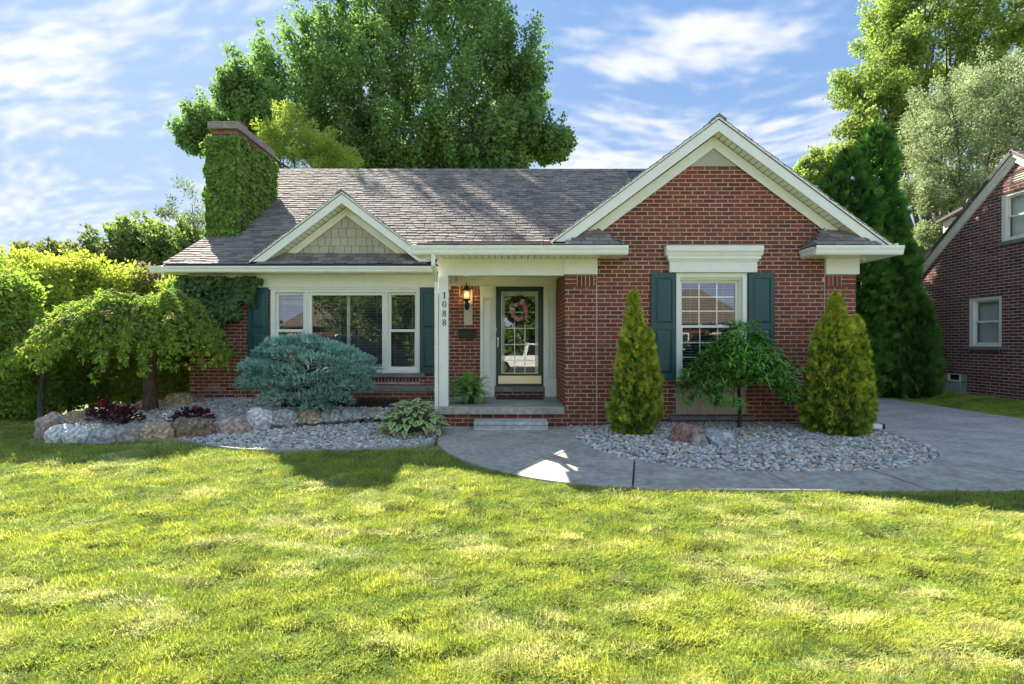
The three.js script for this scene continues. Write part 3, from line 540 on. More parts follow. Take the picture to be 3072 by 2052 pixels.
mesh('porch_beam', bx(-1.205, -1.08, 2.49, 2.755, 8.53, ZB - 0.04), M.trim, house);
mesh('porch_ceiling', bx(-1.075, XP - 0.004, 2.645, 2.665, 8.535, ZB - 0.004), M.vinyl, house);
mesh('frieze', bx(-1.075, XP - 0.01, 2.495, 2.643, ZB - 0.05, ZB - 0.004), M.trim, house);
mesh('crown_moulding', bx(-1.075, XP - 0.01, 2.60, 2.644, ZB - 0.085, ZB - 0.051), M.trim, house);
for (const [a, b] of [[0.845, 1.392], [5.115, 5.658]]) mesh('frieze_block', rbx(a, b, 2.505, 2.76, ZG - 0.055, ZG + 0.004, 0.004), M.trim, house);
mesh('trim_strip', bx(XR - 0.01, XR + 0.012, 2.5, 2.76, ZG + 0.005, ZG + 0.3), M.trim, house);
// ---- porch: slab, brick face, post, downspout
mesh('porch_slab', rbx(-1.20, XP - 0.005, 0.222, 0.343, 8.335, ZB - 0.002, 0.012), M.concrete, house);
{
  const w = mesh('porch_wall', bx(-1.17, XP - 0.006, -0.2, 0.221, 8.408, 8.55), M.mortar, house);
  layBricks(w, frameXY(8.40), courses(-0.05, 0.222, 0.0677, 0.203, () => [[-1.175, XP - 0.006]], { wander: 0.02 }), redTones, {});
  mesh('porch_wall', bx(-1.17, -1.0, -0.2, 0.221, 8.56, ZB - 0.01), std([0.19, 0.045, 0.035]), house);
}
{
  const post = mesh('post', rbx(-1.195, -1.045, 0.345, 2.49, 8.395, 8.525, 0.005), M.trim, house);
  const font = await new FontLoader().loadAsync('fonts/droid/droid_serif_regular.typeface.json');
  [['1', 2.165], ['0', 2.016], ['8', 1.867], ['8', 1.718]].forEach(([c, y]) => {
    const g = new TextGeometry(c, { font, size: 0.098, depth: 0.010, curveSegments: 8, bevelEnabled: false }); g.computeBoundingBox(); const b = g.boundingBox;
    g.translate(-1.105 - (b.min.x + b.max.x) / 2, y - (b.min.y + b.max.y) / 2, -8.394); mesh('house_number', metric(flat(g)), M.black, post);
  });
  const ds = new THREE.Group(); ds.name = 'downspout'; house.add(ds);
  const pipe = (pts, w, d) => { const geo = []; for (let i = 1; i < pts.length; i++) { const a = pts[i - 1], b = pts[i], L = a.distanceTo(b), g = new RoundedBoxGeometry(w, L + 0.02, d, 2, 0.008); g.applyQuaternion(new THREE.Quaternion().setFromUnitVectors(new THREE.Vector3(0, 1, 0), b.clone().sub(a).normalize())); g.translate((a.x + b.x) / 2, (a.y + b.y) / 2, (a.z + b.z) / 2); geo.push(metric(flat(g))); } return join(geo); };
  mesh('pipe', pipe([V(-1.225, 2.76, 7.99), V(-1.225, 2.60, 7.99), V(-1.235, 2.40, 8.40), V(-1.235, 0.30, 8.42), V(-1.235, 0.12, 8.40)], 0.062, 0.055), M.vinyl, ds);
  for (const y of [2.2, 1.3, 0.6]) mesh('strap', bx(-1.27, -1.2, y, y + 0.025, 8.385, 8.45), M.vinyl, ds);
}
// ---- header over the gable window
mesh('window_header', join([bx(2.563, 3.985, 2.535, 2.712, ZG - 0.07, ZG - 0.004), bx(2.545, 4.003, 2.712, 2.745, ZG - 0.085, ZG - 0.004), bx(2.52, 4.028, 2.745, 2.80, ZG - 0.11, ZG - 0.004), sweepX([[ZG - 0.15, 2.955], [ZG - 0.15, 2.87], [ZG - 0.135, 2.845], [ZG - 0.12, 2.80], [ZG - 0.004, 2.80], [ZG - 0.004, 2.955]], 2.488, 4.055)]), M.trim, house);
// ---- windows
function sash(win, x0, x1, y0, y1, Z, t, o = {}) {                        // one glazed sash: four rails, pane, muntins
  mesh('sash', join([bx(x0, x0 + t, y0, y1, Z, Z + 0.035), bx(x1 - t, x1, y0, y1, Z, Z + 0.035), bx(x0 + t, x1 - t, y0, y0 + (o.bottom || t), Z + 0.001, Z + 0.035), bx(x0 + t, x1 - t, y1 - (o.top || t), y1, Z + 0.001, Z + 0.035)]), M.trim, win);
  const p = mesh('pane', new THREE.PlaneGeometry(x1 - x0 - 2 * t, y1 - y0 - (o.top || t) - (o.bottom || t)), M.glass, win); p.position.copy(V((x0 + x1) / 2, (y0 + (o.bottom || t) + y1 - (o.top || t)) / 2, Z + 0.022));
  const gx0 = x0 + t, gx1 = x1 - t, gy0 = y0 + (o.bottom || t), gy1 = y1 - (o.top || t), m = [];
  for (let i = 1; i < (o.nx || 1); i++) { const x = lerp(gx0, gx1, i / o.nx); m.push(bx(x - 0.009, x + 0.009, gy0, gy1, Z + 0.026, Z + 0.034)); }
  for (let i = 1; i < (o.ny || 1); i++) { const y = lerp(gy0, gy1, i / o.ny); m.push(bx(gx0, gx1, y - 0.009, y + 0.009, Z + 0.027, Z + 0.033)); }
  m.forEach((g) => mesh('muntin', g, M.trim, win));
}
function blind(win, x0, x1, y0, y1, Z, pitch, depth, tilt, cords) {
  const g = []; for (let y = y0; y < y1; y += pitch) { const b = new THREE.BoxGeometry(x1 - x0, 0.0022, depth); b.rotateX(tilt + rr(-0.02, 0.02)); b.translate((x0 + x1) / 2, y + rr(-0.001, 0.001), -Z); g.push(metric(flat(b))); }
  for (const c of cords) g.push(bx(x0 + (x1 - x0) * c - 0.0012, x0 + (x1 - x0) * c + 0.0012, y0, y1, Z - depth * 0.4, Z - depth * 0.4 + 0.002));
  g.push(bx(x0, x1, y1, y1 + 0.035, Z - 0.02, Z + 0.02)); const m = mesh('blind', join(g), M.slat, win); m.userData.kind = 'stuff';
}
{
  const w = new THREE.Group(); w.name = 'window'; house.add(w);
  const { x0, x1, y0, y1 } = WIN, Z = ZG;
  mesh('casing', join([bx(x0, x0 + 0.06, y0, y1, Z - 0.018, Z + 0.15), bx(x1 - 0.07, x1, y0, y1, Z - 0.018, Z + 0.15), bx(x0 + 0.06, x1 - 0.07, y1 - 0.07, y1, Z - 0.012, Z + 0.15), bx(x0 + 0.06, x1 - 0.07, y1 - 0.105, y1 - 0.07, Z + 0.03, Z + 0.15)]), M.trim, w);
  mesh('sill', join([sweepX([[Z - 0.045, y0], [Z - 0.045, y0 + 0.055], [Z + 0.15, y0 + 0.075], [Z + 0.15, y0]], x0 - 0.005, x1 + 0.005)]), M.trim, w);
  mesh('jamb', join([bx(x0 + 0.06, x0 + 0.085, y0 + 0.07, y1 - 0.105, Z + 0.06, Z + 0.15), bx(x1 - 0.095, x1 - 0.07, y0 + 0.07, y1 - 0.105, Z + 0.06, Z + 0.15)]), M.trim, w);
  const a = x0 + 0.085, b = x1 - 0.095, my = 1.655;
  sash(w, a, b, my - 0.02, y1 - 0.105, Z + 0.10, 0.042, { nx: 3, ny: 3 });
  sash(w, a, b, y0 + 0.075, my + 0.022, Z + 0.062, 0.042, { nx: 3, ny: 3, bottom: 0.06 });
  mesh('sash_lock', join([bx(3.08, 3.13, my + 0.022, my + 0.034, Z + 0.07, Z + 0.09), bx(3.42, 3.47, my + 0.022, my + 0.034, Z + 0.07, Z + 0.09)]), M.trim, w);
  blind(w, a + 0.03, b - 0.03, y0 + 0.1, y1 - 0.15, Z + 0.20, 0.046, 0.048, 0.05, [0.2, 0.8]);
}
{
  const w = new THREE.Group(); w.name = 'window'; house.add(w);
  const { x0, x1, y0, y1 } = BAY, Z = ZB;
  const u = [[-4.60, -4.03], [-3.955, -2.465], [-2.405, -1.845]];
  mesh('casing', join([bx(x0, u[0][0], y0, y1, Z - 0.015, Z + 0.12), bx(u[0][1], u[1][0], y0 + 0.06, y1 - 0.05, Z - 0.005, Z + 0.12), bx(u[1][1], u[2][0], y0 + 0.06, y1 - 0.05, Z - 0.005, Z + 0.12), bx(u[2][1], x1, y0, y1, Z - 0.015, Z + 0.12), bx(u[0][0], u[2][1], y1 - 0.05, y1, Z - 0.012, Z + 0.12), bx(u[0][0], u[2][1], y0, y0 + 0.06, Z - 0.03, Z + 0.12)]), M.trim, w);
  mesh('mullion', join([bx(-4.006, -3.98, y0 + 0.06, y1 - 0.05, Z - 0.03, Z - 0.006), bx(-2.448, -2.422, y0 + 0.06, y1 - 0.05, Z - 0.03, Z - 0.006)]), M.trim, w);
  for (const k of [0, 2]) { const [a, b] = u[k]; sash(w, a, b, 1.60, y1 - 0.05, Z + 0.055, 0.048); sash(w, a, b, y0 + 0.06, 1.645, Z + 0.018, 0.048, { bottom: 0.06 }); blind(w, a + 0.02, b - 0.02, y0 + 0.1, y1 - 0.1, Z + 0.15, 0.030, 0.025, 0.04, [0.18, 0.82]); }
  sash(w, u[1][0], u[1][1], y0 + 0.06, y1 - 0.05, Z + 0.02, 0.06);
  mesh('wall_bar', bx(-3.30, -3.24, y0 + 0.15, y1 - 0.05, Z + 0.30, Z + 0.34), M.trim, w);
  blind(w, u[1][0] + 0.05, u[1][1] - 0.05, y0 + 0.1, y1 - 0.1, Z + 0.15, 0.030, 0.025, 0.04, [0.1, 0.37, 0.63, 0.9]);
  mesh('sill', rbx(x0 - 0.1, x1 + 0.1, y0 - 0.082, y0 - 0.002, Z - 0.06, Z + 0.1, 0.006), M.stone, w);
}
// ---- shutters
function shutter(x0, x1, y0, y1, Zw) {
  const s = mesh('shutter', bx(x0, x1, y0, y1, Zw - 0.022, Zw - 0.006), M.shutter, house), t = 0.068, mid = lerp(y0, y1, 0.5), fr = [bx(x0, x0 + t, y0, y1, Zw - 0.036, Zw - 0.0225), bx(x1 - t, x1, y0, y1, Zw - 0.036, Zw - 0.0225), bx(x0 + t, x1 - t, y0, y0 + 0.11, Zw - 0.036, Zw - 0.0225), bx(x0 + t, x1 - t, y1 - 0.085, y1, Zw - 0.036, Zw - 0.0225), bx(x0 + t, x1 - t, mid - 0.05, mid + 0.05, Zw - 0.036, Zw - 0.0225)];
  mesh('stile', join(fr), M.shutter, s);
  for (const [a, b] of [[y0 + 0.11, mid - 0.05], [mid + 0.05, y1 - 0.085]]) { // raised panel with bevelled margin
    const g = new THREE.BoxGeometry(x1 - x0 - 2 * t - 0.02, b - a - 0.02, 0.012), p = g.attributes.position, w = x1 - x0 - 2 * t - 0.02, h = b - a - 0.02;
    for (let i = 0; i < p.count; i++) if (p.getZ(i) > 0) p.setXY(i, p.getX(i) * (1 - 0.07 / w), p.getY(i) * (1 - 0.07 / h)); g.computeVertexNormals(); g.translate((x0 + x1) / 2, (a + b) / 2, -(Zw - 0.0225) + 0.006); mesh('panel', metric(flat(g)), M.shutter, s);
  }
}
shutter(2.27, 2.68, 0.775, 2.53, ZG); shutter(3.86, 4.285, 0.775, 2.53, ZG);
shutter(-5.12, -4.715, 0.79, 2.455, ZB); shutter(-1.785, -1.38, 0.79, 2.455, ZB);
// ---- door, storm door, pilasters
{
  const Z = ZB, d = new THREE.Group(); d.name = 'door'; house.add(d);
  const x0 = -0.312, x1 = 0.612, y0 = 0.545, y1 = 2.475;
  mesh('door_frame', join([bx(DOOR.x0 - 0.03, x0, DOOR.y0, y1 + 0.03, Z - 0.03, Z + 0.18), bx(x1, DOOR.x1 + 0.03, DOOR.y0, y1 + 0.03, Z - 0.03, Z + 0.18), bx(x0, x1, y1, y1 + 0.03, Z - 0.03, Z + 0.18)]), M.trim, d);
  const gx0 = -0.205, gx1 = 0.508, gy0 = 0.79, gy1 = 2.385;
  mesh('storm_frame', join([bx(x0 + 0.004, gx0, y0, y1 - 0.003, Z - 0.012, Z + 0.02), bx(gx1, x1 - 0.004, y0, y1 - 0.003, Z - 0.012, Z + 0.02), bx(gx0, gx1, gy1, y1 - 0.003, Z - 0.011, Z + 0.02), bx(gx0, gx1, y0, gy0, Z - 0.011, Z + 0.02)]), M.darkGreen, d);
  const p = mesh('pane', new THREE.PlaneGeometry(gx1 - gx0, gy1 - gy0), new THREE.MeshPhysicalMaterial({ color: 0xffffff, roughness: 0, transmission: 1, thickness: 0, ior: 1.55 }), d); p.position.copy(V((gx0 + gx1) / 2, (gy0 + gy1) / 2, Z + 0.004));
  mesh('pane_trim', join([bx(gx0, gx1, gy0, gy0 + 0.014, Z - 0.014, Z - 0.0115), bx(gx0, gx0 + 0.008, gy0, gy1, Z - 0.0145, Z - 0.0125)]), M.nickel, d);
  mesh('kick_plate', rbx(x0 + 0.045, x1 - 0.045, 0.590, 0.745, Z - 0.018, Z - 0.0125, 0.002), M.brass, d);
  mesh('handle', join([bx(-0.285, -0.258, 1.30, 1.49, Z - 0.022, Z - 0.0125), new THREE.CapsuleGeometry(0.009, 0.13, 4, 8).translate(-0.2715, 1.38, -Z + 0.055), bx(-0.278, -0.265, 1.44, 1.455, Z - 0.055, Z - 0.02), bx(-0.278, -0.265, 1.31, 1.325, Z - 0.055, Z - 0.02)]), M.nickel, d);
  mesh('hinge', bx(-0.318, -0.30, 1.615, 1.68, Z - 0.036, Z - 0.03), M.nickel, d);
  mesh('threshold', rbx(x0 - 0.02, x1 + 0.03, 0.432, 0.540, Z - 0.055, Z + 0.1, 0.006), M.stone, d);
  // inner door: cream stiles, lattice of lights
  const iz = Z + 0.085, cream = std([0.62, 0.58, 0.42], { roughness: 0.5 }), a = -0.15, b = 0.455, c = 0.72, e = 2.30;
  mesh('inner_door', join([bx(x0, a, y0, y1, iz, iz + 0.045), bx(b, x1, y0, y1, iz, iz + 0.045), bx(a, b, y0, c, iz + 0.001, iz + 0.045), bx(a, b, e, y1, iz + 0.001, iz + 0.045)]), cream, d);
  const ip = mesh('pane', new THREE.PlaneGeometry(b - a, e - c), M.glass, d); ip.position.copy(V((a + b) / 2, (c + e) / 2, iz + 0.02));
  for (let i = 1; i < 3; i++) { const x = lerp(a, b, i / 3); mesh('muntin', bx(x - 0.009, x + 0.009, c, e, iz - 0.004, iz + 0.012), M.trim, d); }
  for (let i = 1; i < 5; i++) { const y = lerp(c, e, i / 5); mesh('muntin', bx(a, b, y - 0.009, y + 0.009, iz - 0.003, iz + 0.011), M.trim, d); }
  // pilasters
  for (const [p0, p1] of [[-0.615, -0.345], [0.645, 0.850]]) {
    const pl = mesh('pilaster', bx(p0, p1, 0.345, 2.49, Z - 0.055, Z - 0.004), M.trim, house);
    mesh('plinth', rbx(p0 - 0.012, p1 + 0.006, 0.345, 0.70, Z - 0.085, Z - 0.054, 0.004), M.trim, pl);
    mesh('capital', join([bx(p0 - 0.01, p1 + 0.008, 2.42, 2.488, Z - 0.08, Z - 0.0555), bx(p0 + 0.02, p1 - 0.02, 2.30, 2.42, Z - 0.07, Z - 0.0555), bx(p0, p1, 2.265, 2.30, Z - 0.075, Z - 0.0555)]), M.trim, pl);
    for (const [q0, q1] of [[0.72, 1.36], [1.41, 2.25]]) mesh('panel_moulding', join([bx(p0 + 0.045, p0 + 0.063, q0, q1, Z - 0.084, Z - 0.0555), bx(p1 - 0.063, p1 - 0.045, q0, q1, Z - 0.084, Z - 0.0555), bx(p0 + 0.063, p1 - 0.063, q0, q0 + 0.018, Z - 0.083, Z - 0.0555), bx(p0 + 0.063, p1 - 0.063, q1 - 0.018, q1, Z - 0.083, Z - 0.0555), bx(p0 + 0.08, p1 - 0.08, q0 + 0.035, q1 - 0.035, Z - 0.072, Z - 0.0555)]), M.trim, pl);
  }
  mesh('lamp_board', rbx(-0.93, -0.765, 1.725, 2.42, Z - 0.028, Z - 0.002, 0.003), std([0.55, 0.50, 0.36], { roughness: 0.55 }), house);
}
// ---- planter under the bay window
{
  const p = mesh('planter', bx(-4.0, -1.43, -0.1, 0.48, 9.608, 9.96), M.mortar, house);
  layBricks(p, frameXY(9.60), courses(-0.02, 0.482, 0.0677, 0.203, () => [[-4.0, -1.43]], { wander: 0.03 }), redTones, {});
  mesh('coping', rbx(-4.03, -1.40, 0.483, 0.565, 9.55, 9.965, 0.008), M.stone, house);
}
// ---- chimney
{
  const c = mesh('chimney', bx(-6.51, -5.96, -0.2, 5.99, 11.108, 12.76), M.mortar, house);
  layBricks(c, frameXY(11.10), courses(5.18, 6.0, 0.0677, 0.203, () => [[-6.52, -5.95]]), redTones.map((t) => [t[0] * 0.9 + 0.03, t[1] + 0.03, t[2] + 0.03]), {});
  layBricks(c, { o: V(-5.95, 0, 11.1), u: new THREE.Vector3(0, 0, -1), v: new THREE.Vector3(0, 1, 0), n: new THREE.Vector3(1, 0, 0) }, courses(5.18, 6.0, 0.0677, 0.203, () => [[0, 1.67]]), redTones.map((t) => [t[0] * 0.9 + 0.03, t[1] + 0.03, t[2] + 0.03]), {});
  mesh('chimney_cap', rbx(-6.56, -5.90, 6.0, 6.15, 11.05, 12.82, 0.015), std([0.42, 0.35, 0.29], { map: blot, roughness: 0.95, bumpMap: grain, bumpScale: 0.006 }), house);
  mesh('flue', join([bx(-6.35, -6.08, 6.16, 6.34, 11.5, 11.8)]), std([0.36, 0.17, 0.11], { roughness: 0.9, map: blot }), house);
}
rebase(house, V(-0.3, 0, 9.2));
// ---------------------------------------------------------------- leaves and plants: helpers
function leafGeo(L, W, fold = 0) {                                       // a folded diamond leaf pointing along y
  const g = new THREE.BufferGeometry(), p = [0, 0, 0, -W / 2, L * 0.45, fold, 0, L, 0, 0, 0, 0, 0, L, 0, W / 2, L * 0.45, fold];
  g.setAttribute('position', new THREE.Float32BufferAttribute(p, 3)); g.setAttribute('uv', new THREE.Float32BufferAttribute([0.5, 0, 0, 0.5, 0.5, 1, 0.5, 0, 0.5, 1, 1, 0.5], 2)); g.computeVertexNormals(); return g;
}
function bladeGeo(L, W, bend, segs = 3, tip = 0) {                       // a strip along y that bends towards z; width tapers to the tip
  const pos = [], row = []; let y = 0, z = 0, a = 0;
  for (let i = 0; i <= segs; i++) { const t = i / segs, w = W * (i === segs ? tip : Math.sin(Math.PI * (0.18 + 0.72 * t))) / 2; row.push([[-w, y, z], [w, y, z]]); a = bend * (i + 0.5) / segs; y += (L / segs) * Math.cos(a); z += (L / segs) * Math.sin(a); }
  for (let i = 0; i < segs; i++) { const [a0, b0] = row[i], [c0, d0] = row[i + 1]; pos.push(...a0, ...b0, ...c0); if (i < segs - 1 || tip) pos.push(...b0, ...d0, ...c0); }
  const g = new THREE.BufferGeometry(); g.setAttribute('position', new THREE.Float32BufferAttribute(pos, 3)); g.computeVertexNormals(); g.setAttribute('uv', new THREE.Float32BufferAttribute(new Float32Array(pos.length / 3 * 2), 2)); return g;
}
const UP = new THREE.Vector3(0, 1, 0);
const onSphere = () => { const z = rr(-1, 1), a = rr(0, 6.283), r = Math.sqrt(1 - z * z); return new THREE.Vector3(r * Math.cos(a), z, r * Math.sin(a)); };
function clump(leaf, n, R, o = {}) {                                      // a spray of n leaves within radius R
  const list = [], dn = o.down || 0;
  for (let i = 0; i < n; i++) {
    const p = onSphere().multiplyScalar(R * Math.cbrt(rand())); p.y *= o.flat ?? 0.8;
    const d = p.clone().normalize().multiplyScalar(o.out ?? 0.8).add(onSphere().multiplyScalar(0.8)); d.y += (o.up || 0) - dn; d.normalize();
    const q = new THREE.Quaternion().setFromUnitVectors(UP, d).multiply(new THREE.Quaternion().setFromAxisAngle(UP, rr(0, 6.283)));
    const m = new THREE.Matrix4().compose(p, q, new THREE.Vector3().setScalar(rr(0.7, 1.15)));
    const g = leaf.clone().applyMatrix4(m); if (o.paint) paint(g, o.paint(i / n, p)); list.push(g);
  }
  return mergeGeometries(list);
}
const mixc = (a, b, t) => [lerp(a[0], b[0], t), lerp(a[1], b[1], t), lerp(a[2], b[2], t)];
function scatter(name, geo, mat, items, parent) {                         // items: { p, q, s, c }
  const im = new THREE.InstancedMesh(geo, mat, items.length), m = new THREE.Matrix4(), c = new THREE.Color(), sv = new THREE.Vector3();
  items.forEach((t, i) => { im.setMatrixAt(i, m.compose(t.p, t.q, typeof t.s === 'number' ? sv.setScalar(t.s) : t.s)); if (t.c) im.setColorAt(i, c.setRGB(...t.c)); });
  im.name = name; im.userData.kind = 'stuff'; im.castShadow = im.receiveShadow = true; parent.add(im); return im;
}
const aim = (d, spin) => new THREE.Quaternion().setFromUnitVectors(UP, d).multiply(new THREE.Quaternion().setFromAxisAngle(UP, spin));
// a tree: trunk and limbs to each mass of the crown; every mass carries smaller lobes covered with sprays of leaves
function tree(name, label, cat, o) {
  const g = thing(name, label, cat, o.group), base = V(o.x, o.y ?? 0, o.Z), trunk = [], items = [[], [], []];
  const toLocal = (p) => p.clone().sub(base);
  g.position.copy(base);
  const fork = new THREE.Vector3(o.lean || 0, o.fork, 0);
  if (o.trunk) trunk.push(tube([new THREE.Vector3(0, -0.2, 0), new THREE.Vector3((o.lean || 0) * 0.4, o.fork * 0.5, 0.05), fork], o.trunk, o.trunk * 0.75, 9, 0.25));
  for (const [px, py, Z, rx, ry, rz] of o.masses) {                       // centre on the drawing at distance Z, radii in metres
    const c = toLocal(V(((px - 1173.5) / F) * Z, EYE - ((py - 784) / F) * Z, Z));
    if (o.trunk) {
      const m = fork.clone().lerp(c, 0.55); m.y += 0.12 * c.distanceTo(fork) * (o.rise ?? 0.6);
      trunk.push(tube([fork.clone().multiplyScalar(0.92), m, c], o.trunk * 0.42, o.trunk * 0.08, 6, 0.2));
      for (let k = 0; k < (o.twigs ?? 5); k++) { const e = c.clone().add(onSphere().multiply(new THREE.Vector3(rx, ry, rz)).multiplyScalar(0.9)); trunk.push(tube([m.clone().lerp(c, rr(0.1, 0.9)), c.clone().lerp(e, 0.5).add(new THREE.Vector3(0, 0.1, 0)), e], o.trunk * 0.12, o.trunk * 0.03, 4)); }
    }
    const lobes = o.lobes || 16, sm = Math.cbrt(rx * ry * rz);
    for (let l = 0; l < lobes; l++) {
      const d = onSphere(); if (d.y < -0.55 && rand() < 0.6) d.y *= -1; if (o.upLobes) d.y = Math.abs(d.y) * 0.6 + d.y * 0.4;
      const t = lerp(0.45, 1.0, Math.sqrt(rand())), lc = c.clone().add(new THREE.Vector3(d.x * rx, d.y * ry, d.z * rz).multiplyScalar(t)), lr = sm * rr(0.22, 0.40) * (o.lobe || 1), shade = rr(0.8, 1.18);
      const axis = d.clone().multiplyScalar(o.outward ?? 0.7).add(new THREE.Vector3(0, o.rise ?? 0.6, 0)).normalize(), n = Math.round((o.perLobe || 26) * (lr / sm) * 3.3);
      for (let k = 0; k < n; k++) {
        const a = rr(-1, 1), e = onSphere(), w = (1 - 0.75 * Math.abs(a)) * lr * (o.slim ?? 0.75), p = lc.clone().addScaledVector(axis, a * lr * (o.long ?? 1.25)).addScaledVector(e, w * Math.sqrt(rand()));
        const dir = e.multiplyScalar(0.7).add(axis); dir.y += o.droop ? -o.droop : 0.1; dir.normalize();
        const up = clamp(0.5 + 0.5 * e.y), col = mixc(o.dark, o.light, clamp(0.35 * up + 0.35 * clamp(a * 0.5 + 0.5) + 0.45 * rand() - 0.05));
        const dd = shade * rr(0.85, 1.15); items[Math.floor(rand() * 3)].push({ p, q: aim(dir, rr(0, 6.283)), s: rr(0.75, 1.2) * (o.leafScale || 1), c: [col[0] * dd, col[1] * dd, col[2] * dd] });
      }
    }
  }
  if (trunk.length) mesh('trunk', join(trunk), o.bark || M.greyBark, g);
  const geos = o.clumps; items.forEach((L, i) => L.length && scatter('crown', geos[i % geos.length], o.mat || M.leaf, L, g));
  return g;
}
const broad = [0, 1, 2].map(() => clump(leafGeo(0.16, 0.13, 0.02), 9, 0.26, { up: 0.1 }));
const small = [0, 1, 2].map(() => clump(leafGeo(0.085, 0.055, 0.01), 11, 0.16, { up: 0.2 }));
const slimLeaf = [0, 1, 2].map(() => clump(leafGeo(0.11, 0.035, 0.008), 12, 0.17, { up: 0.5, out: 0.6 }));
// ---------------------------------------------------------------- things on and by the house
{ // wall lantern with its lit bulb
  const g = thing('wall_lantern', 'black carriage wall lantern with a lit bulb on a cream board left of the door', 'lantern'), x = -0.872, Z = ZB - 0.03;
  const lz = Z - 0.13;
  const lathe = (pts, n = 20) => new THREE.LatheGeometry(pts.map(([r, y]) => new THREE.Vector2(r, y)), n);
  mesh('back_plate', join([lathe([[0, -0.005], [0.045, -0.005], [0.05, 0], [0.04, 0.012], [0, 0.014]]).rotateX(Math.PI / 2).scale(1, 1.7, 1).translate(x, 2.10, -Z)]), M.black, g);
  mesh('bracket', tube([V(x, 2.07, Z - 0.01), V(x, 2.03, Z - 0.06), V(x, 2.06, lz + 0.02), V(x, 2.13, lz), V(x, 2.19, lz)], 0.013, 0.012, 8), M.black, g);
  mesh('base', lathe([[0, 2.16], [0.03, 2.165], [0.045, 2.19], [0.078, 2.205], [0.082, 2.22], [0.06, 2.228], [0, 2.23]]).translate(x, 0, -lz), M.black, g);
  mesh('roof', lathe([[0.085, 2.385], [0.08, 2.40], [0.05, 2.425], [0.03, 2.45], [0.022, 2.47], [0.008, 2.485], [0.010, 2.505], [0.004, 2.54], [0, 2.56]]).translate(x, 0, -lz), M.black, g);
  const bars = []; for (let i = 0; i < 6; i++) { const a = (i / 6) * 6.283 + 0.5; bars.push(tube([V(x + Math.cos(a) * 0.070, 2.225, lz + Math.sin(a) * 0.070), V(x + Math.cos(a) * 0.082, 2.30, lz + Math.sin(a) * 0.082), V(x + Math.cos(a) * 0.078, 2.39, lz + Math.sin(a) * 0.078)], 0.005, 0.005, 5)); }
  mesh('cage', join(bars), M.black, g);
  mesh('glass', lathe([[0.060, 2.228], [0.074, 2.30], [0.070, 2.388]]).translate(x, 0, -lz), new THREE.MeshPhysicalMaterial({ color: 0xfff4e0, transmission: 1, roughness: 0.08, thickness: 0, ior: 1.4 }), g);
  const bulb = mesh('bulb', lathe([[0, 2.255], [0.016, 2.258], [0.026, 2.285], [0.022, 2.32], [0.008, 2.355], [0, 2.365]]).translate(x, 0, -lz), new THREE.MeshStandardMaterial({ color: 0xffe2b0, emissive: new THREE.Color().setRGB(1, 0.72, 0.38), emissiveIntensity: 1.1 }), g);
  const light = new THREE.PointLight(new THREE.Color(1, 0.72, 0.42), 0.03, 0, 2); light.position.set(x, 2.30, -lz); light.castShadow = true; g.add(light);
  rebase(g, V(x, 2.02, Z));
}
{ // letter box
  const g = thing('mailbox', 'black metal letter box on the brick wall under the lantern', 'mailbox'), x0 = -1.035, x1 = -0.685, Z = ZB - 0.002;
  mesh('box', sweepX([[Z, 1.475], [Z - 0.085, 1.475], [Z - 0.10, 1.49], [Z - 0.10, 1.60], [Z, 1.64]], x0 + 0.01, x1 - 0.01), M.black, g);
  mesh('lid', sweepX([[Z, 1.648], [Z, 1.64], [Z - 0.10, 1.601], [Z - 0.112, 1.575], [Z - 0.118, 1.575], [Z - 0.108, 1.61]], x0, x1), M.black, g);
  for (let i = 0; i < 4; i++) mesh('rib', rbx(x0 + 0.05 + i * 0.065, x0 + 0.092 + i * 0.065, 1.495, 1.565, Z - 0.107, Z - 0.0995, 0.003), M.black, g);
  rebase(g, V(-0.86, 1.475, Z));
}
{ // door mat and precast step
  tag(mesh('doormat', rbx(-0.30, 0.585, 0.345, 0.362, 9.42, 9.86, 0.006), std([0.085, 0.05, 0.030], { roughness: 1, bumpMap: grain, bumpScale: 0.01, map: speck }), scene), 'flat brown door mat on the porch slab in front of the door', 'doormat');
  const y0 = baseG(8.0) + 0.02, pr = [[8.33, y0], [8.33, 0.155], [8.10, 0.150], [8.045, 0.145], [8.03, 0.128], [8.035, 0.10], [8.055, 0.085], [8.058, 0.04], [8.035, 0.022], [8.03, y0]];
  tag(mesh('concrete_step', sweepX(pr, -0.60, 0.565), std([0.66, 0.66, 0.65], { roughness: 0.85, map: blot, bumpMap: grain, bumpScale: 0.002 }), scene), 'grey precast concrete step with a rounded nosing, on the walk before the porch', 'step');
  const d = thing('drain_pipe', 'white downspout end with a black mouth lying on the stones beside the drive', 'drain pipe');
  mesh('pipe', rbx(5.45, 5.72, 0.06, 0.13, 7.92, 8.0, 0.01), M.vinyl, d); mesh('mouth', rbx(5.715, 5.76, 0.055, 0.135, 7.915, 8.005, 0.01), M.black, d); rebase(d, V(5.6, 0.06, 7.96));
  tag(mesh('landscape_timber', rbx(-4.15, -2.05, 0.20, 0.37, 9.22, 9.36, 0.012), M.timber, scene), 'weathered dark timber lying on the stones behind the blue spruce', 'timber');
}
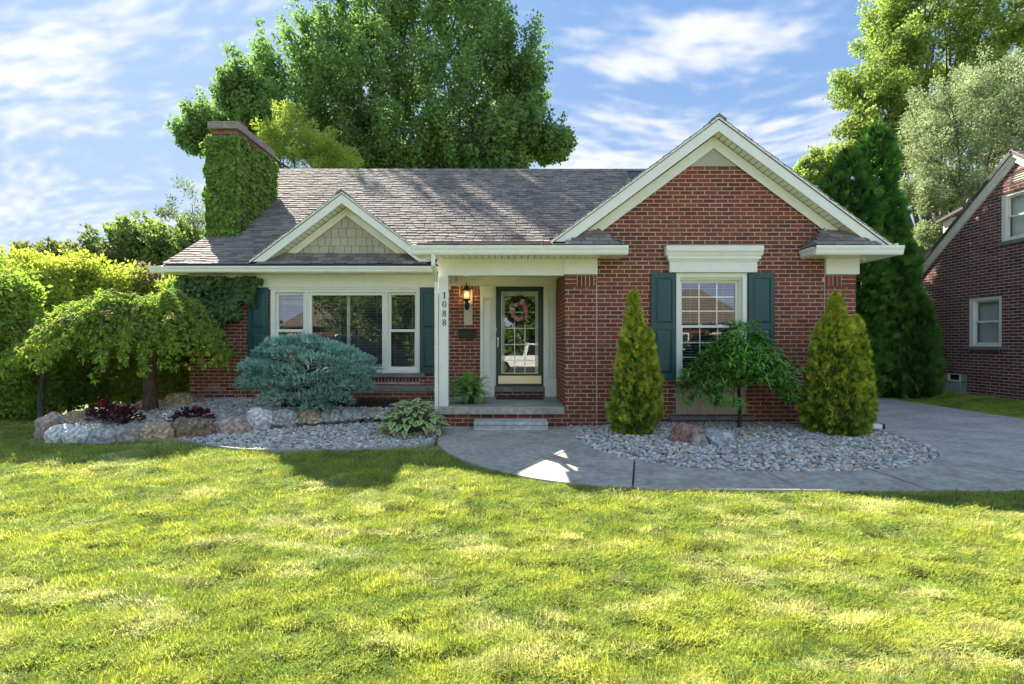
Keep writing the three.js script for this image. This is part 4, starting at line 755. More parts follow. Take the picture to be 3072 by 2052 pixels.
{ // flower wreath on the inner door
  const g = thing('wreath', 'wreath of pink and cream flowers with green leaves behind the door glass', 'wreath'), cx = 0.148, cy = 2.02, Z = ZB + 0.068;
  mesh('ring', new THREE.TorusGeometry(0.17, 0.03, 8, 32).translate(cx, cy, -Z), M.bark, g);
  const leaves = [], L = leafGeo(0.085, 0.035, 0.008);
  for (let i = 0; i < 260; i++) { const a = rr(0, 6.283), r = rr(0.10, 0.255), q = new THREE.Quaternion().setFromEuler(new THREE.Euler(rr(-0.5, 0.5), rr(-0.6, 0.6), a - 1.57 + rr(-0.9, 0.9))); const k = rr(0.5, 1); leaves.push(paint(L.clone(), [0.035 * k, 0.075 * k, 0.03 * k]).applyMatrix4(new THREE.Matrix4().compose(V(cx + Math.cos(a) * r * 0.95, cy + Math.sin(a) * r, Z - rr(0.005, 0.04)), q, new THREE.Vector3(1, 1, 1)))); }
  const fo = mesh('foliage', join(leaves), M.tinted, g); fo.userData.kind = 'stuff';
  const pet = [[0.55, 0.22, 0.24], [0.62, 0.34, 0.33], [0.60, 0.45, 0.38], [0.66, 0.56, 0.46], [0.48, 0.16, 0.20]];
  const rose = (c) => { const l = []; for (let k = 0; k < 16; k++) { const t = k / 16, r = 0.008 + 0.030 * t, a = k * 2.4, s = new THREE.SphereGeometry(0.017 + 0.008 * t, 6, 5); s.scale(1, 1, 0.5); s.rotateX(-0.7 * t); s.rotateZ(a); s.translate(-Math.sin(a) * -r, Math.cos(a) * r, 0.022 - 0.016 * t); const d = rr(0.85, 1.1); l.push(paint(flat(s), [c[0] * d, c[1] * d, c[2] * d])); } return join(l); };
  for (let i = 0; i < 15; i++) { const a = (i / 15) * 6.283 + rr(-0.15, 0.15), r = rr(0.12, 0.19), m = mesh('flower', rose(pick(pet)), std([1, 1, 1], { vertexColors: true, roughness: 0.9 }), g); m.position.copy(V(cx + Math.cos(a) * r, cy + Math.sin(a) * r, Z - 0.035)); m.rotation.set(rr(-0.3, 0.3), rr(-0.3, 0.3), rr(0, 6)); m.scale.setScalar(rr(0.8, 1.25)); }
  rebase(g, V(cx, cy, Z));
}
// ---------------------------------------------------------------- boulders
function boulderGeo(w, h, d, seed, blocky) {
  const g = new THREE.IcosahedronGeometry(1, 14), p = g.attributes.position;
  for (let i = 0; i < p.count; i++) {
    let x = p.getX(i), y = p.getY(i), z = p.getZ(i);
    const e = 1 - blocky * 0.55, sx = Math.sign(x) * Math.pow(Math.abs(x), e), sy = Math.sign(y) * Math.pow(Math.abs(y), e), sz = Math.sign(z) * Math.pow(Math.abs(z), e);
    const k = 1 + 0.11 * n3(x * 1.1 + seed, y * 1.1 - seed, z * 1.1) + 0.032 * n3(x * 3 + seed, y * 3, z * 3) + 0.009 * n3(x * 9, y * 9 + seed, z * 9);
    const q = 1 - Math.max(0, n3(x * 0.8 - seed, y * 0.8, z * 0.8 + seed)) * 0.12;
    p.setXYZ(i, sx * k * q * w / 2, sy * k * h / 2, sz * k * q * d / 2);
  }
  return metric(flat(toCreasedNormals(g, 0.7)));
}
const rockTex = (c, seed, band) => tex(256, (u, v) => { const a = ring(u, v, (p, q) => fbm(p * 4 + seed, q * 4, 5)), b = ring(u, v, (p, q) => fbm(p * 22 + seed, q * 22, 3)), s = band ? 0.14 * Math.sin((v * 5 + a * 1.2) * 6.283) : 0; const k = 0.95 + 0.42 * a + 0.25 * b + s + 0.14 * (trnd() - 0.5); return c.map((x) => x * k); }, true, 2.6);
const rock = { pale: [0.80, 0.79, 0.75], grey: [0.62, 0.62, 0.59], blue: [0.64, 0.66, 0.65], tan: [0.70, 0.61, 0.48], brown: [0.52, 0.43, 0.35], pink: [0.67, 0.59, 0.53], red: [0.60, 0.46, 0.40], speck: [0.62, 0.57, 0.52], moss: [0.47, 0.46, 0.36] };
for (const k of Object.keys(rock)) rock[k] = std([1, 1, 1], { map: rockTex(rock[k], k.length * 7 + k.charCodeAt(0), k === 'brown' || k === 'tan' || k === 'red'), roughness: 0.9, bumpMap: grain, bumpScale: 0.004 });
function boulder(px0, px1, pyTop, pyBase, Z, kind, label, o = {}) {       // size read from the drawing at distance Z
  const s = F / Z, w = (px1 - px0) / s * (o.wide || 1.0), x = ((px0 + px1) / 2 - 1173.5) / s, yb = EYE - (pyBase - 784) / s, h = (pyBase - pyTop) / s * 1.18, d = o.d || w * 0.7, sink = 0.10;
  const m = tag(mesh('boulder', boulderGeo(w, h + sink, d, px0 * 0.37, o.blocky ?? 0.18), rock[kind], scene), label, 'boulder', o.group || 'boulders edging the left stone bed');
  m.position.copy(V(x, yb + (h - sink) / 2 + (o.lift || 0), Z + d * 0.28)); m.rotation.set(0, o.turn || 0, o.roll || 0); return m;
}
const gr = 'boulders lying in the right stone bed';
boulder(1543, 1622, 985, 1026, 7.02, 'red', 'long reddish boulder lying in the right bed, left of the two others', { group: gr, blocky: 0.5, roll: -0.22, d: 0.3 });
boulder(1583, 1627, 1003, 1038, 6.78, 'speck', 'small round pinkish boulder between the red and the blue grey boulders', { group: gr });
boulder(1622, 1692, 997, 1041, 6.85, 'blue', 'blocky blue grey boulder right of the small round one', { group: gr, blocky: 0.6, d: 0.36 });
boulder(76, 142, 957, 1010, 7.55, 'pink', 'large pinkish grey boulder at the left end of the edging', { turn: 0.3 });
boulder(99, 138, 971, 995, 7.38, 'brown', 'small brown boulder leaning on the leftmost large boulder');
boulder(118, 148, 957, 980, 7.75, 'moss', 'small mossy grey boulder behind the brown one at the left end');
boulder(93, 166, 981, 1016, 7.25, 'pale', 'flat whitish boulder, first along the lawn from the left end', { roll: 0.16 });
boulder(136, 204, 985, 1021, 7.18, 'pale', 'rounded white boulder, second along the lawn from the left end', { roll: 0.12 });
boulder(184, 262, 987, 1020, 7.22, 'grey', 'sloping light grey boulder beside the rounded white one', { roll: 0.12 });
boulder(248, 322, 985, 1015, 7.32, 'speck', 'speckled pinkish grey boulder before the dark red plants', { blocky: 0.3 });
boulder(315, 392, 978, 1011, 7.42, 'tan', 'blocky tan boulder with rust marks along the lawn', { blocky: 0.7 });
boulder(386, 480, 968, 1004, 7.55, 'brown', 'long dark brown layered boulder at the lawn edge', { blocky: 0.6, d: 0.42 });
boulder(476, 564, 964, 999, 7.75, 'pink', 'long pinkish tan boulder left of the white one', { blocky: 0.6, d: 0.4, roll: 0.08 });
boulder(560, 620, 950, 986, 7.95, 'pale', 'bright white round boulder before the blue spruce', { lift: 0.05, wide: 1.06 });
boulder(616, 676, 951, 983, 8.08, 'grey', 'grey blue blocky boulder right of the bright white one', { blocky: 0.6, lift: 0.05, wide: 1.06 });
boulder(676, 732, 949, 976, 8.22, 'tan', 'square tan boulder under the blue spruce', { blocky: 0.7, lift: 0.05, wide: 1.06 });
boulder(729, 778, 949, 973, 8.32, 'blue', 'smooth blue grey boulder under the spruce, right of the tan one', { lift: 0.05, wide: 1.06 });
boulder(775, 824, 948, 968, 8.42, 'blue', 'low dark grey boulder left of the striped leafy plant', { turn: 0.4, lift: 0.05, wide: 1.06 });
boulder(820, 862, 946, 964, 8.55, 'speck', 'small pale boulder half behind the striped leafy plant', { lift: 0.05, wide: 1.06 });
boulder(136, 192, 947, 968, 8.25, 'tan', 'grey tan boulder at the back left of the bed', { roll: 0.1 });
boulder(187, 215, 939, 958, 8.55, 'brown', 'small orange brown boulder at the back, behind the dark red plant');
boulder(254, 308, 930, 953, 8.9, 'tan', 'domed tan boulder at the back, left of the small tree trunk');
boulder(303, 368, 921, 948, 9.15, 'tan', 'domed orange tan boulder directly behind the small tree trunk');
boulder(366, 436, 908, 940, 9.4, 'tan', 'big flat topped tan boulder against the house corner', { blocky: 0.4, d: 0.45 });
// ---------------------------------------------------------------- plants in the beds
const fanSpray = (L, n, W, a = 0.75) => { const l = []; for (let i = 0; i < n; i++) { const t = (i / (n - 1)) * 2 - 1, g = leafGeo(L * (1 - 0.35 * t * t) * rr(0.85, 1.1), W, 0.004); g.rotateX(rr(-0.25, 0.25)); g.rotateZ(t * a); l.push(g); } return mergeGeometries(l); };
function column(name, label, cat, o) {                                    // dense upright conifer built from fan-shaped sprays
  const g = thing(name, label, cat, o.group); g.position.copy(V(o.x, o.y || 0, o.Z));
  const prof = (h, P) => { for (let i = 1; i < P.length; i++) if (h <= P[i][0]) return lerp(P[i - 1][1], P[i][1], (h - P[i - 1][0]) / (P[i][0] - P[i - 1][0])); return 0; };
  const sprays = [0, 1, 2].map(() => fanSpray(o.L, 8, o.W)), items = [[], [], []];
  for (const ld of o.leaders) {
    const top = ld.P[ld.P.length - 1][0];
    for (let i = 0; i < ld.n; i++) {
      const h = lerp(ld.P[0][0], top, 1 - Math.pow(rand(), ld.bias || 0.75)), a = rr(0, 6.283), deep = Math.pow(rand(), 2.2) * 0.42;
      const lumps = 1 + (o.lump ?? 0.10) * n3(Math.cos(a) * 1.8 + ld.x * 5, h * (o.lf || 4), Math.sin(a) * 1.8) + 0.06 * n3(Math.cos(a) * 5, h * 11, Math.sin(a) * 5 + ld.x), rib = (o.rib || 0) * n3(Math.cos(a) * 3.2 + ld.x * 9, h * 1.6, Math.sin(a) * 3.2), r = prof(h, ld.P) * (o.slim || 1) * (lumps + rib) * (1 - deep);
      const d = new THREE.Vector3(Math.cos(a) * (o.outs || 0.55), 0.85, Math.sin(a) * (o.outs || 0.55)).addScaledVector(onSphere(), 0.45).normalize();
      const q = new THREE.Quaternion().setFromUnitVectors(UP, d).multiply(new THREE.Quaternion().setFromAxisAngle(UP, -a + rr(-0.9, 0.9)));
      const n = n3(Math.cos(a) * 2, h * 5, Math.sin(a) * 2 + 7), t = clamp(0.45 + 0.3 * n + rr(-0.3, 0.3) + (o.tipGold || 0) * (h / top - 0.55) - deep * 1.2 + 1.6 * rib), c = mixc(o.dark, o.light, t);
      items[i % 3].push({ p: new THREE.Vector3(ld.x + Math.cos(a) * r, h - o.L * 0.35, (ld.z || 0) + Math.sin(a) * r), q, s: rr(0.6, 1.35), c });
    }
    mesh('stem', tube([new THREE.Vector3(ld.x * 0.4, -0.1, 0), new THREE.Vector3(ld.x, top * 0.5, ld.z || 0), new THREE.Vector3(ld.x, top * 0.96, ld.z || 0)], o.stem || 0.03, 0.006, 6), M.bark, g);
  }
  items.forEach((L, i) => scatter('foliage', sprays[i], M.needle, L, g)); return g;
}
const gold = { dark: [0.10, 0.19, 0.018], light: [0.72, 0.72, 0.075], lump: 0.20, lf: 5, rib: 0.13, slim: 0.9, L: 0.085, W: 0.014, tipGold: 0.45, group: 'golden conifers before the gabled wall' };
column('golden_conifer', 'narrow golden green conifer before the left shutter of the gable window', 'shrub', { ...gold, x: 1.86, Z: 7.68, y: 0.0, leaders: [
  { x: -0.045, n: 5200, P: [[0.02, 0.24], [0.12, 0.33], [0.35, 0.345], [0.68, 0.30], [1.0, 0.255], [1.32, 0.20], [1.58, 0.135], [1.80, 0.085], [2.0, 0.05], [2.17, 0.01]] },
  { x: 0.15, z: 0.08, n: 1500, P: [[0.3, 0.20], [0.8, 0.17], [1.15, 0.12], [1.45, 0.06], [1.62, 0.01]] }] });
column('golden_conifer', 'broad golden green conifer at the right corner of the gabled wall', 'shrub', { ...gold, x: 4.87, Z: 7.68, y: 0.0, leaders: [
  { x: -0.03, n: 8200, P: [[0.02, 0.30], [0.12, 0.43], [0.30, 0.465], [0.68, 0.43], [1.13, 0.365], [1.45, 0.29], [1.65, 0.20], [1.84, 0.10], [2.0, 0.045], [2.12, 0.01]] },
  { x: 0.24, z: 0.05, n: 1700, P: [[0.4, 0.22], [0.9, 0.20], [1.3, 0.15], [1.6, 0.08], [1.80, 0.01]] }] });
{ // blue globe spruce
  const g = thing('blue_spruce', 'low spreading blue spruce with layered branches before the bay window', 'shrub'); g.position.copy(V(-3.40, 0.24, 8.72));
  const shoot = () => { const l = []; for (let i = 0; i < 64; i++) { const t = i / 64, a = i * 2.4, L = 0.018 * (1 - 0.25 * t), n = new THREE.BufferGeometry(), w = 0.0030; n.setAttribute('position', new THREE.Float32BufferAttribute([-w, 0, 0, w, 0, 0, 0, L, 0], 3)); n.rotateX(1.15 - 0.75 * t); n.rotateY(a); n.translate(0, t * 0.058, 0); l.push(n); } const m = mergeGeometries(l); m.computeVertexNormals(); return m; };
  const geos = [shoot(), shoot()], items = [[], []], wood = [];
  // pads [x, y, z towards the camera, half width, half height, half depth]
  const pads = [[-0.50, 1.16, 0.05, 0.36, 0.17, 0.38], [-0.12, 1.22, 0.05, 0.36, 0.15, 0.36], [-0.78, 1.00, 0.08, 0.28, 0.14, 0.32], [0.25, 1.10, 0, 0.34, 0.14, 0.36], [0.55, 1.00, 0.05, 0.34, 0.16, 0.36], [0.85, 0.86, 0.02, 0.30, 0.16, 0.36], [-0.25, 1.02, 0.42, 0.40, 0.13, 0.24], [0.20, 0.90, 0.48, 0.36, 0.14, 0.24], [0.55, 0.84, 0.42, 0.32, 0.13, 0.24],
    [-0.90, 0.78, 0.15, 0.32, 0.15, 0.34], [-0.60, 0.74, 0.50, 0.36, 0.15, 0.24], [0.98, 0.66, 0.15, 0.24, 0.16, 0.34], [0.78, 0.66, 0.44, 0.26, 0.15, 0.24], [-1.0, 0.52, 0.12, 0.30, 0.16, 0.32], [-0.72, 0.46, 0.48, 0.32, 0.15, 0.24], [-0.20, 0.70, 0.60, 0.34, 0.14, 0.20], [-0.28, 0.48, 0.62, 0.32, 0.14, 0.20], [0.08, 0.52, 0.66, 0.30, 0.15, 0.20], [0.42, 0.58, 0.62, 0.28, 0.15, 0.20], [0.46, 0.34, 0.64, 0.26, 0.15, 0.20], [0.80, 0.44, 0.42, 0.28, 0.16, 0.26], [0.94, 0.42, 0.12, 0.24, 0.15, 0.28], [-0.42, 0.28, 0.56, 0.28, 0.13, 0.22], [0.18, 0.24, 0.62, 0.28, 0.14, 0.20], [0.30, 0.10, 0.52, 0.24, 0.10, 0.20], [0.64, 0.22, 0.46, 0.26, 0.13, 0.22], [-0.05, 1.0, -0.45, 0.6, 0.2, 0.3], [-0.7, 0.65, -0.4, 0.5, 0.25, 0.3], [0.7, 0.65, -0.4, 0.5, 0.25, 0.3]];
  for (const [px, py, pz, prx, pry, prz] of pads) {
    const x = px * 0.9, y = py * 0.93, z = pz * 0.92, rx = prx * 0.88, ry = pry * 0.9, rz = prz * 0.9;
    const n = Math.round(1000 * (rx * rz + rx * ry + ry * rz) * (z < -0.2 ? 1 : 2.6)), pale = rr(0.85, 1.15);
    wood.push(tube([new THREE.Vector3(0, Math.max(0.1, y * 0.5), 0), new THREE.Vector3(x * 0.5, y * 0.85, z * 0.5), new THREE.Vector3(x, y - 0.04, z)], 0.03, 0.008, 5));
    for (let i = 0; i < n; i++) {
      const d = onSphere(); if (d.y < -0.35) d.y *= -0.7; d.normalize();
      const lump = 1 + 0.22 * n3((x + d.x * rx) * 7, (y + d.y * ry) * 7, (z + d.z * rz) * 7), k = (0.72 + 0.28 * Math.sqrt(rand())) * lump, p = new THREE.Vector3(x + d.x * rx * k, y + d.y * ry * k, z + d.z * rz * k);
      const dir = new THREE.Vector3(d.x / rx, d.y / ry * 0.8, d.z / rz).normalize().multiplyScalar(0.8).add(new THREE.Vector3(x * 0.35, 0.15, z * 0.35 + 0.1)).addScaledVector(onSphere(), 0.4).normalize();
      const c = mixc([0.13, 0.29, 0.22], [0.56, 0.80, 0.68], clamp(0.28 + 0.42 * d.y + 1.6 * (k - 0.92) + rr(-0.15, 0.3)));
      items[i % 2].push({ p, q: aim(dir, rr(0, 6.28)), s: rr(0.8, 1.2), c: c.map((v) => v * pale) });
    }
  }
  wood.push(tube([new THREE.Vector3(0.25, -0.15, 0.2), new THREE.Vector3(0.1, 0.3, 0.05), new THREE.Vector3(0, 0.8, 0)], 0.07, 0.04, 8)); mesh('stem', join(wood), M.bark, g);
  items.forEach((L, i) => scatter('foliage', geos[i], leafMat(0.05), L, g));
}
{ // small weeping tree with long hanging leaves
  const g = thing('weeping_tree', 'small weeping tree with long narrow drooping leaves before the gable window', 'tree'); const bx0 = 3.51, Z0 = 7.98; g.position.copy(V(bx0, -0.02, Z0));
  const tuft = (n) => { const l = []; for (let i = 0; i < n; i++) { const b = bladeGeo(rr(0.14, 0.21), rr(0.021, 0.030), rr(1.3, 2.1), 4, 0.02); b.rotateX(rr(0.15, 1.0)); b.rotateY(i * 2.4 + rr(-0.3, 0.3)); b.translate(0, rr(-0.07, 0.01), 0); const k = rr(0.75, 1.2); l.push(paint(b, [0.15 * k, 0.36 * k, 0.045 * k])); } return mergeGeometries(l); };
  const geos = [tuft(15), tuft(17), tuft(13)], items = [[], [], []], wood = [tube([new THREE.Vector3(0, -0.12, 0), new THREE.Vector3(0.03, 0.3, 0), new THREE.Vector3(0.02, 0.6, 0), new THREE.Vector3(0.0, 0.95, 0)], 0.036, 0.024, 8, 0.15)];
  for (let b = 0; b < 84; b++) {
    const a = b * 2.39996 + rr(-0.25, 0.25), lvl = (b % 7) / 7, R = lerp(0.45, 0.92, Math.sqrt(rand())) * (lvl > 0.75 ? 0.62 : 1), y0 = 0.76 + 0.52 * lvl, yTop = y0 + rr(0.10, 0.34), yEnd = Math.max(0.50, yTop - rr(0.20, 0.55) * (R / 0.8));
    const off = Math.cos(a) < 0 ? 0.93 : 1.0, P = [new THREE.Vector3(0.01, y0 - 0.06, 0), new THREE.Vector3(Math.cos(a) * R * 0.45 * off, yTop, Math.sin(a) * R * 0.4), new THREE.Vector3(Math.cos(a) * R * off, yEnd, Math.sin(a) * R * 0.85)];
    wood.push(tube(P, 0.011, 0.004, 5)); const cv = new THREE.CatmullRomCurve3(P);
    for (let k = 0; k < 8; k++) { const t = lerp(0.34, 1.0, k / 7) + rr(-0.04, 0.02), p = cv.getPoint(clamp(t)).add(new THREE.Vector3(rr(-0.06, 0.06), rr(-0.02, 0.03), rr(-0.06, 0.06))), c = rr(0.75, 1.3); items[k % 3].push({ p, q: new THREE.Quaternion().setFromEuler(new THREE.Euler(rr(-0.25, 0.25), rr(0, 6.28), rr(-0.25, 0.25))), s: rr(0.8, 1.15), c: [c, c, c * 0.9] }); }
  }
  for (let k = 0; k < 14; k++) items[k % 3].push({ p: new THREE.Vector3(0.12 + rr(-0.24, 0.26), rr(1.50, 1.72), rr(-0.2, 0.2)), q: aim(UP, rr(0, 6)), s: rr(0.85, 1.1), c: [1.1, 1.1, 1] });
  wood.push(tube([new THREE.Vector3(0, 0.9, 0), new THREE.Vector3(0.06, 1.3, 0), new THREE.Vector3(0.12, 1.66, 0)], 0.02, 0.006, 6));
  mesh('trunk', join(wood), std([0.13, 0.075, 0.045], { roughness: 0.8, map: bark }), g);
  items.forEach((L, i) => scatter('crown', geos[i], leafMat(0.25, { vertexColors: true, roughness: 0.55, specularIntensity: 1 }), L, g));
}
{ // variegated hosta: every leaf by itself
  const g = thing('hosta', 'clump of broad green leaves with cream margins beside the porch walk', 'plant'), bx0 = -1.50, Z0 = 7.78, y0 = 0.03; g.position.copy(V(bx0, y0, Z0));
  const leaf = (L, W, bend) => {
    const cols = [-1, -0.62, 0, 0.62, 1], rows = 5, pos = [], col = [], idx = [], cr = [0.86, 0.82, 0.44], gr2 = [0.15, 0.30, 0.06], md = [0.28, 0.43, 0.10]; let y = 0, z = 0;
    for (let i = 0; i <= rows; i++) { const t = i / rows, w = (W / 2) * Math.pow(Math.sin(Math.PI * Math.pow(clamp(t * 0.94 + 0.06), 0.72)), 0.8), a = bend * t; if (i) { y += (L / rows) * Math.cos(a); z += (L / rows) * Math.sin(a); } for (const c of cols) { pos.push(c * w, y - Math.abs(c) * 0.0 + 0, z - (1 - Math.abs(c)) * w * 0.28 + rr(-0.004, 0.004)); col.push(...(Math.abs(c) === 1 || i === rows ? cr : c === 0 ? gr2 : md)); } }
    for (let i = 0; i < rows; i++) for (let j = 0; j < 4; j++) { const k = i * 5 + j; idx.push(k, k + 1, k + 5, k + 1, k + 6, k + 5); }
    const q = new THREE.BufferGeometry(); q.setAttribute('position', new THREE.Float32BufferAttribute(pos, 3)); q.setAttribute('color', new THREE.Float32BufferAttribute(col, 3)); q.setIndex(idx); q.computeVertexNormals(); return q;
  };
  const forms = [leaf(0.19, 0.105, 1.3), leaf(0.17, 0.095, 1.7), leaf(0.21, 0.10, 1.0), leaf(0.15, 0.085, 2.0)], mat = leafMat(0.22, { vertexColors: true, roughness: 0.55 }), stems = [];
  for (let i = 0; i < 175; i++) {
    const t = Math.sqrt((i + 0.5) / 175), a = i * 2.39996 + rr(-0.2, 0.2), R = 0.40 * t + rr(-0.03, 0.03), h = 0.40 * (1 - 0.78 * t * t) + rr(-0.03, 0.05), p = new THREE.Vector3(Math.cos(a) * R * 1.12, Math.max(0.06, h), Math.sin(a) * R);
    const m = mesh('leaf', forms[i % 4], mat, g), pitch = lerp(0.35, 1.25, t) + rr(-0.2, 0.2); m.position.copy(p); m.quaternion.setFromEuler(new THREE.Euler(0, Math.PI / 2 - a + rr(-0.35, 0.35), 0)).multiply(new THREE.Quaternion().setFromEuler(new THREE.Euler(pitch, 0, rr(-0.3, 0.3)))); m.scale.setScalar(rr(0.8, 1.12));
    stems.push(tube([new THREE.Vector3(Math.cos(a) * 0.05, 0, Math.sin(a) * 0.05), new THREE.Vector3(p.x * 0.6, p.y * 0.75, p.z * 0.6), p], 0.005, 0.004, 4));
  }
  mesh('stem', join(stems), std([0.13, 0.20, 0.06]), g);
}
{ // fern in a pot on the porch
  const g = thing('potted_fern', 'bushy green fern in a dark pot on the porch beside the white post', 'plant'), bx0 = -0.76, Z0 = 8.85; g.position.copy(V(bx0, 0.343, Z0));
  mesh('pot', new THREE.LatheGeometry([[0, 0], [0.10, 0], [0.13, 0.15], [0.14, 0.16], [0.14, 0.175], [0.125, 0.175], [0.12, 0.15], [0, 0.15]].map(([r, y]) => new THREE.Vector2(r, y)), 24), std([0.05, 0.045, 0.04], { roughness: 0.7 }), g);
  const frond = (L, bend) => { const l = [], n = 20; let y = 0, z = 0; for (let i = 0; i < n; i++) { const t = i / n, a = bend * Math.pow(t, 1.3); y += (L / n) * Math.cos(a); z += (L / n) * Math.sin(a); const w = 0.075 * Math.sin(Math.PI * Math.pow(t * 0.9 + 0.08, 0.75)); for (const s of [-1, 1]) { const b = leafGeo(w * rr(0.85, 1.1), 0.016, 0.003); b.rotateZ(-s * 1.1); b.rotateX(a + rr(-0.15, 0.15)); b.translate(0, y, z); l.push(b); } } const m = mergeGeometries(l), k = rr(0.85, 1.15); return paint(m, [0.18 * k, 0.38 * k, 0.055 * k]); };
  const forms = [frond(0.46, 1.0), frond(0.50, 1.5), frond(0.42, 2.0), frond(0.46, 0.6), frond(0.40, 2.5)], mat = leafMat(0.3, { vertexColors: true });
  for (let i = 0; i < 140; i++) { const m = mesh('frond', forms[i % 5], mat, g); m.position.set(rr(-0.05, 0.05), 0.15, rr(-0.05, 0.05)); m.quaternion.setFromEuler(new THREE.Euler(0, i * 2.39996 + rr(-0.2, 0.2), 0)).multiply(new THREE.Quaternion().setFromEuler(new THREE.Euler(rr(-0.05, 1.35), 0, rr(-0.2, 0.2)))); m.scale.setScalar(rr(0.85, 1.2)); }
}
{ // dark red coral bells
  const disc = (r) => { const n = 9, pos = []; const P = (i) => { const a = (i / n) * 6.283, q = r * (0.82 + 0.18 * Math.cos(a * 5)); return [Math.cos(a) * q, Math.sin(a) * q + r * 0.7, 0.012 * Math.sin(a * 3)]; }; for (let i = 0; i < n; i++) pos.push(0, r * 0.7, -0.008, ...P(i), ...P(i + 1)); const g = new THREE.BufferGeometry(); g.setAttribute('position', new THREE.Float32BufferAttribute(pos, 3)); g.computeVertexNormals(); return g; };
  const d = disc(0.055);
  const bell = (x, Z, w, h, red, label) => {
    const g = thing('coral_bells', label, 'plant', 'dark red leafy plants in the left stone bed'); g.position.copy(V(x, bedH(x, Z) - 0.01, Z)); const stems = [];
    for (let i = 0; i < 70; i++) {
      const t = Math.sqrt((i + 0.5) / 70), a = i * 2.39996, p = new THREE.Vector3(Math.cos(a) * t * w, h * (1 - 0.75 * t * t) + rr(-0.03, 0.03), Math.sin(a) * t * w * 0.9), k = rr(0.5, 1.3), c = rand() < red ? [0.20 * k, 0.010 * k, 0.028 * k] : [0.050 * k, 0.010 * k, 0.022 * k];
      const m = mesh('leaf', paint(d.clone(), c), M.tinted, g); m.position.copy(p); m.quaternion.setFromEuler(new THREE.Euler(0, Math.PI / 2 - a, 0)).multiply(new THREE.Quaternion().setFromEuler(new THREE.Euler(lerp(0.5, 1.5, t) + rr(-0.4, 0.4), 0, rr(-0.4, 0.4)))); m.scale.setScalar(rr(0.75, 1.25));
      stems.push(tube([new THREE.Vector3(0, 0, 0), new THREE.Vector3(p.x * 0.5, p.y * 0.8, p.z * 0.5), p], 0.003, 0.002, 3));
    }
    mesh('stem', join(stems), std([0.10, 0.02, 0.02]), g);
  };
  bell(-6.55, 8.25, 0.19, 0.26, 0.5, 'dark red leafy plant with bright crimson leaves, leftmost of the three in the stones');
  bell(-6.02, 7.98, 0.23, 0.22, 0.15, 'dark purple red leafy plant just right of the crimson one');
  bell(-5.02, 8.08, 0.29, 0.20, 0.12, 'wide flat dark purple leafy plant behind the brown layered boulder');
}
{ // broad weeping tree at the left corner of the house
  const g = thing('weeping_tree', 'umbrella shaped weeping tree with yellow green leaves at the left corner of the house', 'tree'); g.position.copy(V(-6.36, 0.14, 9.05));
  const wood = [tube([new THREE.Vector3(0, -0.15, 0), new THREE.Vector3(-0.02, 0.4, 0), new THREE.Vector3(0.0, 0.85, 0), new THREE.Vector3(0.05, 1.3, 0)], 0.115, 0.085, 12, 0.18)];
  const leaf = leafGeo(0.072, 0.030, 0.006), geos = [0, 1, 2].map(() => { const l = []; for (let i = 0; i < 9; i++) { const b = leaf.clone(); b.rotateX(rr(1.7, 2.9)); b.rotateY(rr(0, 6.28)); b.translate(rr(-0.035, 0.035), rr(-0.035, 0.03), rr(-0.035, 0.035)); l.push(b); } return mergeGeometries(l); }), items = [[], [], []];
  for (let b = 0; b < 300; b++) {
    const a = b * 2.39996 + rr(-0.2, 0.2), cx = Math.cos(a), cz = Math.sin(a), Rm = cx < 0 ? lerp(1.45, 2.18, -cx) : lerp(1.35, 1.22, cx), tier = b % 4, R = Rm * [0.46, 0.68, 0.88, 1.02][tier] * rr(0.85, 1.08), wave = 0.13 * n2(a * 1.3, tier * 7.7);
    const yC = [2.02, 1.90, 1.66, 1.40][tier] + wave + (cx < 0 ? -0.10 * -cx * tier / 3 : 0.06 * cx), yE = yC - rr(0.16, 0.42) - 0.06 * tier;
    const P = [new THREE.Vector3(0.04, 1.15, 0), new THREE.Vector3(cx * R * 0.35, lerp(1.3, yC, 0.85), cz * R * 0.35), new THREE.Vector3(cx * R * 0.78, yC, cz * R * 0.78), new THREE.Vector3(cx * R, yE, cz * R)];
    if (b % 2 === 0) wood.push(tube(P, 0.022, 0.004, 4)); const cv = new THREE.CatmullRomCurve3(P);
    for (let k = 0; k < 26; k++) {
      const t = lerp(0.40, 1.0, (k + rand()) / 26), p = cv.getPoint(t).add(new THREE.Vector3(rr(-0.07, 0.07), rr(-0.10, 0.02), rr(-0.07, 0.07))), w = clamp(rr(0.15, 0.85) + (t - 0.6) * 0.3), c = mixc([0.10, 0.24, 0.026], [0.45, 0.57, 0.055], w);
      items[k % 3].push({ p, q: new THREE.Quaternion().setFromEuler(new THREE.Euler(rr(-0.4, 0.4), rr(0, 6.28), rr(-0.4, 0.4))), s: rr(0.7, 1.15), c: rand() < 0.022 ? [0.44, 0.30, 0.13] : c });
    }
  }
  mesh('trunk', join(wood), M.bark, g); items.forEach((L, i) => scatter('crown', geos[i], M.leaf, L, g));
}
